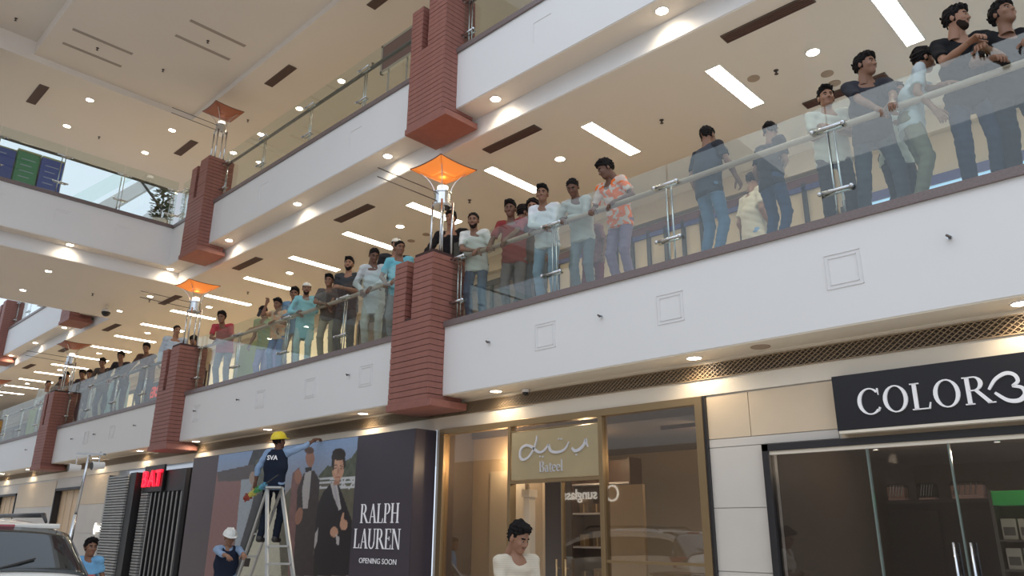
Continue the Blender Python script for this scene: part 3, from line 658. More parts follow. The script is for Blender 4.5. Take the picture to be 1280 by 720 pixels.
# flowing script, traced right to left
def zp(x, y): p = onY(520+x/3.274, 500+y/3.274, 7.395); return (p.x, p.z)
scr = MB()
for pts, w0, w1 in (([(497, 147), (494, 170), (482, 205), (462, 235), (440, 245), (428, 232), (432, 202), (452, 186), (476, 192), (500, 212), (520, 212), (536, 196), (545, 182)], .022, .03),
                    ([(545, 182), (552, 206), (572, 214), (598, 210), (616, 196), (628, 172)], .032, .018),
                    ([(640, 196), (652, 208), (672, 202), (690, 182), (696, 160)], .03, .03),
                    ([(698, 158), (700, 178), (706, 192)], .022, .012)):
    scr = MB(); stroke(scr, spline([zp(*p) for p in pts], 5), w0*1.25, w1*1.25, 7.395, .018, LS); scr.build('script_stroke', 'letter_steel', sg)
for (a, b_) in ((510, 232), (521, 233), (586, 160), (597, 160), (658, 224)):
    c_ = zp(a, b_); s_ = .012; scr = MB(); scr.poly([(c_[0]+dx-LS[0], 7.395-LS[1], c_[1]+dz-LS[2]) for dx, dz in ((0, -s_), (s_, 0), (0, s_), (-s_, 0))], (0, -1, 0), .018); scr.build('script_dot', 'letter_steel', sg)
# inside the open door
t = empty('product_shelving', (-6.75, 8.9, 0), 'dark wooden shelving seen through the open door of the bronze framed shop', 'shelf')
MB().box(-.5, .1, 0, .5, .14, 2.6).box(-.52, -.15, 0, -.5, .14, 2.6).box(.5, -.15, 0, .52, .14, 2.6).build('case', 'shelf_wood', t)
for z in (.5, .95, 1.4, 1.85, 2.25): MB().box(-.5, -.15, z, .5, .1, z+.025).build('board', 'letter_steel', t)
for k, z in enumerate((.975, 1.425, 1.875)):
    for j in range(4):
        b_ = empty('gift_box', (-7.1+.23*j, 8.88, z), ORD[j]+' gift box from the left on the '+('lowest', 'middle', 'highest')[k]+' filled board of the dark shelving', 'box', 'gift boxes on the dark shelving')
        MB().box(-.08, -.06, 0, .08, .06, .12+.04*((j+k) % 3)).build('carton', ('shelf_wood', 'bronze', 'mid_wall')[(j+k) % 3], b_, bevel=.004); MB().box(-.012, -.062, 0, .012, -.06, .12).build('ribbon', 'gold_panel', b_)
t = empty('shop_column', (-7.12, 7.7, 0), 'pale column just inside the open door of the bronze framed shop', 'column')
MB().box(-.05, -.06, 0, .05, .06, 2.05).build('shaft', 'shop_back_pale', t); MB().box(-.07, -.08, 2.05, .07, .08, 2.15).build('capital', 'shop_back_pale', t)
t = empty('display_counter', (-5.0, 8.5, 0), 'glass topped counter behind the right pane of the bronze framed shop', 'counter')
MB().box(-.6, -.25, 0, .6, .25, .85).build('base', 'shelf_wood', t, bevel=.01)
MB().box(-.6, -.25, .85, .6, .25, 1.12).build('case', 'shop_glass', t); MB().box(-.62, -.27, 1.12, .62, .27, 1.15).build('top', 'bronze', t)
MB().box(-.1, -.28, .95, .3, -.26, 1.08).build('tag', 'warm_panel', t)
struct(MB().box(-5.02, 8.6, 0, -4.94, 8.7, 3).box(-5.6, 8.6, 2.9, -4.3, 8.7, 3), 'trim_9', 'shelf_wood')
for x, y in ((-7.8, 7.85), (-5.0, 8.8), (-6.7, 8.4)):
    l = bpy.data.lights.new('shop_lamp', 'POINT'); l.energy = 20; l.color = (1, .8, .55); l.shadow_soft_size = .05; o = bpy.data.objects.new('shop_lamp', l); C.objects.link(o); o.location = (x, y, 2.6)

# ---------------------------------------------------------------- printed hoarding
mat('hoard_dark', (0.055, 0.045, 0.058), 0.35, noise=.05, nscale=2)
mat('hoard_brown', (0.085, 0.062, 0.068), 0.35, noise=.05, nscale=2)
hd = empty('shop_hoarding', (-12.4, 7.04, 0), 'dark printed shop hoarding with a picture of men in evening dress and white lettering', 'hoarding')
LH = (-12.4, 7.04, 0)
rel(MB().box(-16.10, 7.045, 0, -8.77, 7.44, 3.04), LH).build('box', 'hoard_dark', hd)
mat('door_print', (0.26, 0.135, 0.12), 0.4); mat('blue_strip', (0.30, 0.35, 0.38), 0.4)
for a, b_ in ((-16.09, -14.95), (-10.20, -8.775)): rel(MB().box(a, 7.035, 0.01, b_, 7.045, 3.035), LH).build('panel', 'hoard_brown' if a < -15 else 'hoard_dark', hd)
stroke_letters(hd, 'RALPH', (-9.99, 1.72), 0.275, 7.035, 'letter_white', track=.02, sx=.86, th=.008)
stroke_letters(hd, 'LAUREN', (-10.12, 1.36), 0.28, 7.035, 'letter_white', track=.0, sx=.84, th=.008)
text_mesh('lettering', 'OPENING SOON', 0.105, 'letter_white', hd, (-9.96+12.4, -0.008, 1.155), th=.004, sx=1.15)
# the print: shapes laid out on the plane of the hoarding, rasterised to a fine coloured grid
def PP(pts): return [(lambda p: (p.x, p.z))(onY(u, v, 7.04)) for u, v in pts]
X0, X1, Z0_, Z1_ = -14.95, -10.20, 0.02, 3.03
nx, nz = 300, 190
gx_ = np.linspace(X0, X1, nx); gz_ = np.linspace(Z0_, Z1_, nz); GX, GZ = np.meshgrid(gx_, gz_, indexing='ij')
col = np.zeros((nx, nz, 3)); fade = lambda a, b_, t: np.array(a)*(1-t[..., None])+np.array(b_)*t[..., None]
col[:] = fade((.30, .27, .25), (.24, .34, .52), np.clip((GZ-2.1)/0.9, 0, 1))
def inside(poly):
    r = np.zeros(GX.shape, bool); n = len(poly)
    for i in range(n):
        x1, y1 = poly[i]; x2, y2 = poly[(i+1) % n]
        if y1 == y2: continue
        c = ((y1 > GZ) != (y2 > GZ)) & (GX < (x2-x1)*(GZ-y1)/(y2-y1)+x1); r ^= c
    return r
nz_ = (np.sin(GX*23+np.sin(GZ*17)*2)+np.sin(GZ*31+np.sin(GX*19)*2))*.25+rng.rand(nx, nz)*.5
def paint(px, c, noise=0.0):
    m_ = inside(PP(px)); cc = np.array(c)*(1+noise*nz_[..., None]); col[m_] = cc[m_] if cc.ndim == 3 else c
def ell(u, v, ru, rv, c, rot=0, noise=0): paint([(u+ru*math.cos(t)*math.cos(rot)-rv*math.sin(t)*math.sin(rot), v+ru*math.cos(t)*math.sin(rot)+rv*math.sin(t)*math.cos(rot)) for t in [i*math.pi/12 for i in range(24)]], c, noise)
skin = (.50, .27, .17); skinS = (.34, .16, .10); suit = (.018, .013, .014); suit2 = (.045, .030, .028); shirt = (.46, .42, .40)
paint([(318, 560), (338, 556), (338, 640), (300, 720), (260, 720)], (.05, .05, .055), .3)
paint([(320, 575), (345, 568), (348, 600), (338, 612), (318, 608)], (.10, .11, .09), .5)            # trees
paint([(400, 598), (412, 585), (425, 580), (440, 572), (448, 560), (450, 640), (400, 640)], (.085, .095, .065), .5)
paint([(396, 598), (410, 582), (420, 584), (424, 600), (398, 606)], (.07, .08, .05), .5)
paint([(372, 600), (450, 606), (450, 720), (300, 720), (340, 640)], (.11, .10, .065), .3)             # lawn
for a in (0, 5, 11): paint([(398, 597+a), (446, 596+a), (446, 599+a), (398, 600+a)], (.55, .55, .55))
for (a, b_) in ((424, 596), (436, 596)): paint([(a, b_), (a+2, b_), (a+11, b_+15), (a+9, b_+15)], (.55, .55, .55)); paint([(a+9, b_), (a+11, b_), (a+2, b_+15), (a, b_+15)], (.55, .55, .55))
# pink door sheet, blue strip, dark edge at left
paint([(268, 590), (302, 590), (302, 601), (296, 662), (286, 725), (235, 725), (262, 660)], (.24, .125, .115), .05)
paint([(272, 590), (318, 580), (318, 600), (302, 601), (273, 602)], (.10, .085, .085))
paint([(302, 600), (313, 598), (322, 602), (314, 636), (298, 690), (292, 700)], (.30, .34, .37), .06)
paint([(326, 625), (333, 600), (336, 640), (312, 692), (300, 700)], (.02, .028, .022))
paint([(331, 640), (345, 610), (352, 720), (300, 720), (312, 690)], (.50, .47, .36), .08)
ell(317, 598, 5, 9, (.34, .25, .20)); ell(320, 612, 6, 6, (.30, .2, .13))
# woman at the middle, half hidden
paint([(366, 592), (374, 584), (380, 600), (382, 640), (380, 720), (360, 720), (362, 640)], (.20, .10, .09), .2)
ell(373, 596, 4.5, 9, skinS)
# tall man in bow tie
paint([(372, 612), (380, 592), (393, 588), (400, 600), (398, 640), (392, 690), (396, 720), (366, 720), (370, 660)], suit2, .2)
paint([(382, 590), (390, 586), (388, 610), (385, 636), (379, 636), (378, 612)], shirt)
ell(388, 573, 5.5, 11, skinS); ell(387, 563, 6, 4.5, (.10, .05, .035)); paint([(382, 585), (390, 584), (390, 589), (382, 590)], suit)
ell(374, 645, 4.5, 11, skinS, .2)
# man in front
paint([(404, 616), (415, 603), (424, 606), (430, 622), (440, 650), (441, 720), (392, 720), (394, 660), (398, 630)], suit)
paint([(413, 603), (422, 606), (427, 636), (424, 638), (417, 620)], shirt); paint([(416, 606), (420, 607), (424, 632), (421, 630)], (.36, .33, .34))
ell(423, 586, 7.6, 15, skin, .08); ell(421, 583, 4.6, 9, (.56, .32, .21), .08)
ell(424, 568, 8.5, 8, (.035, .022, .016)); paint([(415, 570), (418, 563), (431, 565), (433, 583), (430, 586), (429, 574), (419, 574), (417, 590), (415, 584)], (.03, .02, .015))
for (a, b_, c_, d_) in ((418, 582, 422, 583), (425, 583, 429, 584)): paint([(a, b_-1.4), (c_, d_-1.6), (c_, d_-.2), (a, b_)], (.10, .045, .03))
ell(419.8, 585.3, 1.7, .9, (.12, .06, .045)); ell(426.8, 586, 1.7, .9, (.12, .06, .045)); paint([(422.6, 584), (424.2, 584), (424.6, 592), (421.6, 592)], (.40, .20, .13))
paint([(419.5, 595.4), (425.6, 596), (425, 597.6), (420, 597.2)], (.30, .10, .08)); paint([(418, 600), (426, 601), (424, 606), (417, 606)], (.36, .18, .12))
ell(418, 665, 5, 6.5, skin); ell(430, 656, 5, 7, skin); paint([(426, 650), (429, 640), (431, 641), (430, 652)], skin); paint([(420, 668), (425, 672), (424, 682), (421, 680)], shirt)
paint([(394, 668), (398, 660), (397, 676), (393, 688)], shirt)
col *= (0.93+.14*rng.rand(nx, nz))[..., None]
vx = np.stack([GX-LH[0], np.full(GX.shape, 7.034-LH[1]), GZ], -1).reshape(-1, 3)
ii = np.arange(nx*nz).reshape(nx, nz); q = np.stack([ii[:-1, :-1], ii[1:, :-1], ii[1:, 1:], ii[:-1, 1:]], -1).reshape(-1, 4)
def np_mesh(name, v, f, parent=None, mats=(), mi=None, smooth=True):
    me = bpy.data.meshes.new(name); me.vertices.add(len(v)); me.vertices.foreach_set('co', np.asarray(v, np.float32).ravel())
    me.loops.add(f.size); me.loops.foreach_set('vertex_index', f.ravel().astype(np.int32)); me.polygons.add(len(f))
    me.polygons.foreach_set('loop_start', np.arange(0, f.size, f.shape[1], dtype=np.int32)); me.polygons.foreach_set('loop_total', np.full(len(f), f.shape[1], np.int32))
    for m_ in mats: me.materials.append(M[m_] if isinstance(m_, str) else m_)
    if mi is not None: me.polygons.foreach_set('material_index', np.asarray(mi, np.int32))
    me.polygons.foreach_set('use_smooth', np.full(len(f), smooth)); me.update(); me.validate()
    o = bpy.data.objects.new(name, me); C.objects.link(o)
    if parent: o.parent = parent
    return o
pm = bpy.data.materials.new('print'); pm.use_nodes = True; nt = pm.node_tree; at_ = nt.nodes.new('ShaderNodeAttribute'); at_.attribute_name = 'ink'
nt.links.new(at_.outputs['Color'], nt.nodes['Principled BSDF'].inputs['Base Color']); nt.nodes['Principled BSDF'].inputs['Roughness'].default_value = .4; M['print'] = pm
po = np_mesh('printed_picture', vx, q, hd, ['print'], smooth=False)
ca = po.data.color_attributes.new('ink', 'FLOAT_COLOR', 'POINT'); ca.data.foreach_set('color', np.concatenate([col.reshape(-1, 3), np.ones((nx*nz, 1))], 1).astype(np.float32).ravel())

# ---------------------------------------------------------------- the black slatted shopfront
mat('slat_grey', (0.34, 0.34, 0.33), 0.4, noise=.2, nscale=6); mat('red_lit', (0.8, 0.02, 0.03), 0.4, emit=(1.0, 0.01, 0.03), es=2.2)
t = empty('storefront', (-19.0, 7.44, 0), 'black shopfront of stacked white slats and vertical bars under small red lit letters', 'shopfront')
LX = (-19.0, 7.44, 0)
rel(MB().box(-21.35, 7.40, 0, -17.0, 7.7, 2.92), LX).build('backing', 'black', t)
s0 = None
for side, (a, b_, y) in enumerate(((-21.3, -19.95, 7.16), (-19.45, -19.05, 7.34))):
    s0 = None
    for k in range(44):
        z = 0.08+k*0.064
        if s0 is None: s0 = rel(MB().box(a, y, 0, b_, y+0.22, 0.045), (LX[0], LX[1], 0)).build('slat', 'slat_grey', t, smooth=False); o = s0
        else: o = s0.copy(); C.objects.link(o)
        o.location = (0, 0, z)
rel(MB().box(-21.34, 7.2, 0, -21.3, 7.4, 2.92).box(-19.93, 7.2, 0, -19.55, 7.4, 2.92), LX).build('post', 'black', t)
for k in range(8):
    x = -18.95+k*.235
    rel(MB().box(x, 7.37, .05, x+.15, 7.40, 2.42), LX).build('vertical_panel', 'slat_grey', t)
    rel(MB().box(x+.16, 7.33, .05, x+.19, 7.40, 2.44), LX).build('vertical_bar', 'black', t)
rel(MB().box(-17.04, 7.30, 0, -17.0, 7.42, 2.9), LX).build('post', 'frame_dark', t)
sg = empty('shop_sign', (-18.9, 7.30, 2.5), 'small sign of glowing red letters over the black slatted shopfront', 'sign')
for k, c_ in enumerate('BAT'): text_mesh('letter', c_, .52, 'red_lit', sg, (-.48+.38*k, 0, .07), th=.05, bold=.006)
MB().box(-.5, .03, -.05, .62, .08, .55).build('board', 'black', sg)
sg = empty('shop_sign', (-21.9, 7.42, 1.55), 'little lit white letters on the stone wall left of the slatted shopfront', 'sign')
text_mesh('lettering', '(uc./', .30, 'lamp_white', sg, (-.6, 0, 0), th=.03, bold=.004)

# ---------------------------------------------------------------- shopfronts on the first floor gallery
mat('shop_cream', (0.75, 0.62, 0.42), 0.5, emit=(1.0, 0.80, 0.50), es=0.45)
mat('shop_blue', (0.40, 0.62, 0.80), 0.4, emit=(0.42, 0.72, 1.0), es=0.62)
mat('blue_band', (0.06, 0.07, 0.22), 0.4); mat('maroon_band', (0.13, 0.04, 0.04), 0.5)
mat('gallery_beige', (0.62, 0.50, 0.36), 0.6, noise=.04, nscale=2)
YB = 11.5
struct(MB().box(XL, YB, 7.32, XR, YB+.2, 7.68), 'wall_back', 'gallery_beige'); struct(MB().box(XL, YB+.15, 4.5, XR, YB+.2, 7.32), 'wall_back', 'gallery_beige')
def upfront(x0, x1, label, pane, band, nmul, btop=7.02, glow=True):
    t = empty('gallery_shopfront', ((x0+x1)/2, YB, 4.5), label, 'shopfront'); hw = (x1-x0)/2
    MB().box(-hw, -.02, btop-4.5-.14, hw, .0, btop-4.5).build('band', band, t)
    MB().box(-hw, .02, 0, hw, .10, btop-4.5-.14).build('backing', pane, t)
    for i in range(nmul+1):
        x = -hw+2*hw*i/nmul; MB().box(x-.035, -.03, 0, x+.035, .05, btop-4.5-.1).build('mullion', 'frame_dark', t)
    return t
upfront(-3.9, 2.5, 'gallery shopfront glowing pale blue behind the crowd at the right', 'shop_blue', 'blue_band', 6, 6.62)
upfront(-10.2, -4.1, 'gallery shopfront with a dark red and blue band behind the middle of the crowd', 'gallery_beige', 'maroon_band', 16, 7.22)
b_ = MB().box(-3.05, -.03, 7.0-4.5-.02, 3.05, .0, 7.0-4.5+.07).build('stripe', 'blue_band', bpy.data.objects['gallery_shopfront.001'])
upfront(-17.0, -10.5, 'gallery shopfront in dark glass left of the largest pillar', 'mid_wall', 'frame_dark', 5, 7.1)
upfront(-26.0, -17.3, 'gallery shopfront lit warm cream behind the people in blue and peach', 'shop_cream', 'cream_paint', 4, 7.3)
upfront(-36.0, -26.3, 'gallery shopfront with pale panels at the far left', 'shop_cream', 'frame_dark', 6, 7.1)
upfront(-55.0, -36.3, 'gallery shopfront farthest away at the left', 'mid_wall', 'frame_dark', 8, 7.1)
# things behind the left railings
mat('green_banner', (0.30, 0.38, 0.10), 0.6); mat('violet_banner', (0.22, 0.25, 0.55), 0.6); mat('pale_cloth', (0.72, 0.68, 0.58), 0.7); mat('aqua_cloth', (0.42, 0.60, 0.64), 0.7); mat('sign_red', (0.65, 0.06, 0.05), 0.5, emit=(1, .08, .05), es=.5)
for (x, y, w_, h, m_, l_) in ((-16.05, 7.9, 1.0, 1.15, 'green_banner', 'yellow green printed banner stand behind the glass right of the slatted pillar'), (-14.9, 7.95, 1.0, 1.1, 'violet_banner', 'violet printed banner stand behind the glass beside the man in peach')):
    t = empty('banner_stand', (x, y, 4.5), l_, 'banner'); MB().box(-w_/2, -.02, .05, w_/2, .0, h).build('sheet', m_, t); MB().box(-w_/2, -.05, 0, w_/2, .05, .05).build('foot', 'dark_steel', t); MB().tube((0, .03, .05), (0, .03, h), .012).build('pole', 'steel', t)
for i, (x, m_, n) in enumerate(((-23.6, 'aqua_cloth', 3), (-25.0, 'pale_cloth', 5), (-29.5, 'pale_cloth', 6), (-31.2, 'green_banner', 4))):
    t = empty('garment_rack', (x, 7.8, 4.5), ('rack of aqua garments', 'rack of pale hanging garments', 'rack of long cream garments', 'rack of green garments')[i]+' behind the first floor railing at the left', 'rack')
    MB().tube((-.7, 0, 1.25), (.7, 0, 1.25), .015).tube((-.7, 0, 0), (-.7, 0, 1.25), .015).tube((.7, 0, 0), (.7, 0, 1.25), .015).tube((-.7, -.25, .02), (-.7, .25, .02), .015).tube((.7, -.25, .02), (.7, .25, .02), .015).build('frame', 'steel', t)
    for k in range(n):
        xx = -.6+1.2*(k+.5)/n; g = MB(); hh = .95+.1*((k*7) % 3)
        for a in range(5): g.box(xx-.10+.04*a, -.17+.02*(a % 2), 1.2-hh, xx-.06+.04*a, .14+.02*(a % 2), 1.2)
        g.build('garment', m_, t)
t = empty('lit_sign_board', (-22.0, 8.3, 4.5), 'dark framed board with glowing red lettering behind the railing left of the second pillar', 'sign')
MB().box(-.85, -.03, .55, .85, .03, 1.08).build('board', 'frame_dark', t); text_mesh('lettering', 'HERST', .42, 'sign_red', t, (-.7, -.035, .66), th=.01, bold=.01); MB().box(-.95, -.04, 0, -.87, .04, 1.15).box(.87, -.04, 0, .95, .04, 1.15).build('post', 'frame_dark', t)
t = empty('hanging_sign', (-46.5, 9.5, 5.9), 'yellow hanging sign above the gallery at the far left edge', 'sign')
mat('yellow', (0.62, 0.40, 0.03), .5); MB().box(-2.2, -.1, 0, 2.2, .1, .75).build('board', 'yellow', t, bevel=.05); MB().tube((-1, 0, .7), (-1, 0, 1.79), .02).tube((1, 0, .7), (1, 0, 1.79), .02).build('rod', 'steel', t)

# ---------------------------------------------------------------- on the bridge and beyond
mat('kiosk_blue', (0.05, 0.10, 0.42), .45); mat('kiosk_green', (0.06, 0.30, 0.14), .45); mat('kiosk_trim', (0.45, 0.48, 0.25), .5); mat('kiosk_text', (0.45, 0.5, 0.62), .5)
for i, (y0, y1, m_, l_) in enumerate(((2.45, 3.40, 'kiosk_blue', 'blue printed panel box on the bridge, leftmost'), (3.42, 3.92, 'kiosk_green', 'green printed panel box on the bridge between the two blue ones'), (3.94, 4.42, 'kiosk_blue', 'blue printed panel box on the bridge right of the green one'))):
    t = empty('panel_box', (-20.0, (y0+y1)/2, 9.12), l_, 'panel'); h = (y1-y0)/2
    MB().box(-.25, -h, 0, .25, h, 1.10 if i else 1.04).build('body', m_, t, bevel=.06 if i == 1 else .02)
    MB().box(-.26, -h, 1.08 if i else 1.02, .26, h, 1.12 if i else 1.05).build('top_trim', 'kiosk_trim', t)
    g = MB()
    for k in range(5): g.box(.25, -h*.6, .88-.15*k, .254, h*(.6-.25*(k % 2)), .90-.15*k)
    g.build('printed_line', 'kiosk_text', t)
t = empty('potted_plant', (-20.0, 6.95, 9.12), 'leafy dark green plant in a round white pot on the bridge', 'plant')
MB().lathe([(.13, 0), (.20, .12), (.23, .30), (.22, .42), (.19, .43)], n=18).build('pot', 'white_paint', t, smooth=True)
mat('leaf', (0.02, 0.06, 0.025), .5); g = MB(); rr = random.Random(3)
for k in range(280):
    z = .45+rr.random()*.85; a = rr.random()*6.28; r = .05+rr.random()*(.20-.10*abs(z-.8)); c_ = Vector((r*math.cos(a), r*math.sin(a), z)); d = Vector((math.cos(a)*.8, math.sin(a)*.8, rr.uniform(-.5, .6))).normalized(); s_ = d.cross(Vector((0, 0, 1))).normalized()
    L = rr.uniform(.09, .15); g.add([c_, c_+d*L*.5+s_*L*.36, c_+d*L, c_+d*L*.5-s_*L*.36], [(0, 1, 2, 3)])
lo = g.build('foliage', 'leaf', t); MB().tube((0, 0, .4), (.01, .01, 1.2), .012).build('stem', 'brick_dark', t)
mat('daylit', (0.76, 0.80, 0.72), .7)
t = empty('escalator', (-30, 9, 12.5), 'pale sloping escalator underside seen behind the bridge railing', 'escalator')
LE = (-30, 9, 12.5)
MB().box(-.1, -2.2, -3.38, .1, -1.8, -.55).build('support', 'white_paint', t)
rel(MB().bar((-30.0, 7.0, 11.9), (-30.0, 11.2, 16.5), 1.4, .42), LE).build('truss', 'white_paint', t)
rel(MB().bar((-29.3, 6.8, 12.6), (-29.3, 11.0, 17.2), .03, .5), LE).build('balustrade', 'rail_glass', t)
rel(MB().tube((-29.3, 7.6, 16.2), (-29.3, 10.2, 13.7), .05), LE).build('stay', 'frame_dark', t)

t = empty('notice_board', (-10.75, 7.75, 9.12), 'framed red board behind the glass of the second floor railing left of the top pillar', 'board')
MB().box(-.50, -.02, 1.42, .5, .0, 1.98).build('sheet', 'maroon_band', t); MB().box(-.55, -.04, 1.36, -.49, .03, 2.04).box(.49, -.04, 1.36, .55, .03, 2.04).box(-.55, -.04, 1.98, .55, .03, 2.04).box(-.55, -.04, 1.36, .55, .03, 1.42).build('frame', 'steel', t)
MB().tube((-.3, 0, 0), (-.3, 0, 1.38), .02).tube((.3, 0, 0), (.3, 0, 1.38), .02).build('leg', 'steel', t)

# ---------------------------------------------------------------- the wall across the hall, seen in the shop glass
mat('across', (0.33, 0.27, 0.22), .6)
struct(MB().box(-40, -7.4, 0, XR, -7.0, 4.4), 'wall_opposite', 'across')
sg = empty('shop_sign', (-18.2, -6.98, 2.72), 'lit white lettering and ring across the hall, seen only as a reflection', 'sign')
text_mesh('lettering', 'sunglass', .50, 'lamp_white', sg, (1.25, .02, 0.03), (math.pi/2, 0, math.pi), th=.03, bold=.008, sx=.98)
g = MB()
for k in range(24):
    a = k*math.pi/12; b_ = (k+1)*math.pi/12; g.tube((1.9+.25*math.cos(a), .02, .2+.25*math.sin(a)), (1.9+.25*math.cos(b_), .02, .2+.25*math.sin(b_)), .035, n=6)
g.build('ring', 'lamp_white', sg)
# ---------------------------------------------------------------- figures: bodies grown as one smooth surface
def surface_nets(F, o, h):
    """F: 3d array, negative inside; returns verts, quads"""
    s = F < 0; nx, ny, nz = F.shape
    cnt = np.zeros((nx-1, ny-1, nz-1)); acc = np.zeros((nx-1, ny-1, nz-1, 3))
    sl = lambda d, ax: slice(d, d+F.shape[ax]-1)
    for ax in range(3):
        for a in (0, 1):
            for b in (0, 1):
                oth = [i for i in range(3) if i != ax]; d0 = [0, 0, 0]; d0[oth[0]] = a; d0[oth[1]] = b; d1 = list(d0); d1[ax] = 1
                f0 = F[sl(d0[0], 0), sl(d0[1], 1), sl(d0[2], 2)]; f1 = F[sl(d1[0], 0), sl(d1[1], 1), sl(d1[2], 2)]
                cr = (f0 < 0) != (f1 < 0); den = np.where(cr, f0-f1, 1.0); t = np.where(cr, f0/den, 0)
                cnt += cr
                for k in range(3): acc[..., k] += cr*(d0[k]+(t if k == ax else 0))
    on = cnt > 0; idx = -np.ones(on.shape, np.int64); idx[on] = np.arange(on.sum())
    I = np.argwhere(on); V = (acc[on]/cnt[on][:, None]+I)*h+np.array(o)
    Q = []
    for ax in range(3):
        o1, o2 = [i for i in range(3) if i != ax]
        A = [slice(1, n-1) for n in F.shape]; A[ax] = slice(0, F.shape[ax]-1); B = list(A); B[ax] = slice(1, F.shape[ax])
        s0 = s[tuple(A)]; s1 = s[tuple(B)]; cr = np.argwhere(s0 != s1)
        if len(cr) == 0: continue
        fl = s0[tuple(cr.T)]; base = cr.copy()
        for k in (o1, o2): base[:, k] += 1
        def cell(da, db): c = base.copy(); c[:, o1] -= da; c[:, o2] -= db; return idx[tuple(c.T)]
        q = np.stack([cell(1, 1), cell(0, 1), cell(0, 0), cell(1, 0)], -1)
        flip = fl if ax != 1 else ~fl
        q[~flip] = q[~flip][:, ::-1]; Q.append(q)
    Q = np.concatenate(Q); return V, Q[(Q >= 0).all(1)]
class Field:
    def __init__(s, lo, hi, h):
        s.o = np.array(lo, float); s.h = h; n = np.ceil((np.array(hi)-s.o)/h).astype(int)+1
        a = [s.o[i]+h*np.arange(n[i]) for i in range(3)]
        s.P = np.stack(np.meshgrid(*a, indexing='ij'), -1); s.F = np.full(s.P.shape[:3], 9.0)
    def un(s, d, k=0.0, sub=None):
        if k <= 0: s.F = np.minimum(s.F, d)
        else:
            h = np.maximum(k-np.abs(s.F-d), 0)/k; s.F = np.minimum(s.F, d)-h*h*k*.25
        return s
    def cut(s, d, k=0.004):
        e = -d; h = np.maximum(k-np.abs(s.F-e), 0)/k; s.F = np.maximum(s.F, e)+h*h*k*.25; return s
    def cap(s, a, b, r0, r1=None, lat=None, flat=1.0):
        """distance to a tapering capsule; lat/flat widen it along a sideways axis"""
        r1 = r0 if r1 is None else r1; a = np.asarray(a, float); b = np.asarray(b, float); ba = b-a; pa = s.P-a
        t = np.clip((pa@ba)/max(1e-9, ba@ba), 0, 1); v = pa-t[..., None]*ba
        if lat is not None:
            l = v@np.asarray(lat, float); v = v-l[..., None]*np.asarray(lat)*(1-1/flat)
        return np.sqrt((v*v).sum(-1))-(r0+(r1-r0)*t)
    def ell(s, c, r):
        q = (s.P-np.asarray(c))/np.asarray(r); k = np.sqrt((q*q).sum(-1)); return (k-1)*min(r)
    def mesh(s): return surface_nets(s.F, s.o, s.h)

# head, hair and hand patterns, made once (face looks along +Y, origin between the ears)
def make_head(beardy=0):
    f = Field((-.11, -.13, -.20), (.11, .14, .15), .0068)
    f.un(f.ell((0, -.012, .035), (.077, .098, .088)))
    f.un(f.ell((0, .028, -.035), (.059, .064, .078)), .03)
    f.un(f.ell((0, .060, -.088), (.026, .024, .020)), .03)
    for s in (-1, 1):
        f.un(f.ell((s*.038, .066, -.018), (.022, .018, .020)), .02)
        f.un(f.ell((s*.079, -.010, -.002), (.010, .019, .032)), .008)
    f.un(f.cap((-.034, .080, .034), (.034, .080, .034), .010), .015)
    for s in (-1, 1): f.cut(f.ell((s*.030, .098, .012), (.018, .014, .012)), .012)
    f.un(f.cap((0, .086, .018), (0, .105, -.018), .007, .0125), .012)
    for s in (-1, 1): f.un(f.ell((s*.011, .097, -.022), (.009, .010, .008)), .008)
    f.un(f.cap((-.018, .083, -.049), (.018, .083, -.049), .0065), .006)
    f.un(f.cap((-.014, .082, -.058), (.014, .082, -.058), .0075), .006)
    f.un(f.cap((0, -.022, -.05), (0, -.040, -.19), .050, .056), .03)
    V, Q = f.mesh(); c = V[Q].mean(1); mi = np.zeros(len(Q), int)
    lips = (np.abs(c[:, 0]) < .021) & (c[:, 2] < -.044) & (c[:, 2] > -.064) & (c[:, 1] > .079); mi[lips] = 1
    brow = (np.abs(np.abs(c[:, 0])-.030) < .017) & (np.abs(c[:, 2]-.036) < .0065) & (c[:, 1] > .07); mi[brow] = 2
    return V, Q, mi
def make_eyes():
    v = []; f = []; mi = []
    for s in (-1, 1):
        k = len(v); n, m = 10, 7; c = Vector((s*.0295, .0775, .011))
        for j in range(m+1):
            t = math.pi*j/m
            for i in range(n):
                p = 2*math.pi*i/n; v.append((c.x+.0115*math.sin(t)*math.cos(p), c.y+.0115*math.cos(t), c.z+.0065*math.sin(t)*math.sin(p)))
        for j in range(m):
            for i in range(n): f.append((k+j*n+i, k+(j+1)*n+i, k+(j+1)*n+(i+1) % n, k+j*n+(i+1) % n)); mi.append(2 if j < 2 else 3)
    return np.array(v), np.array(f), np.array(mi)
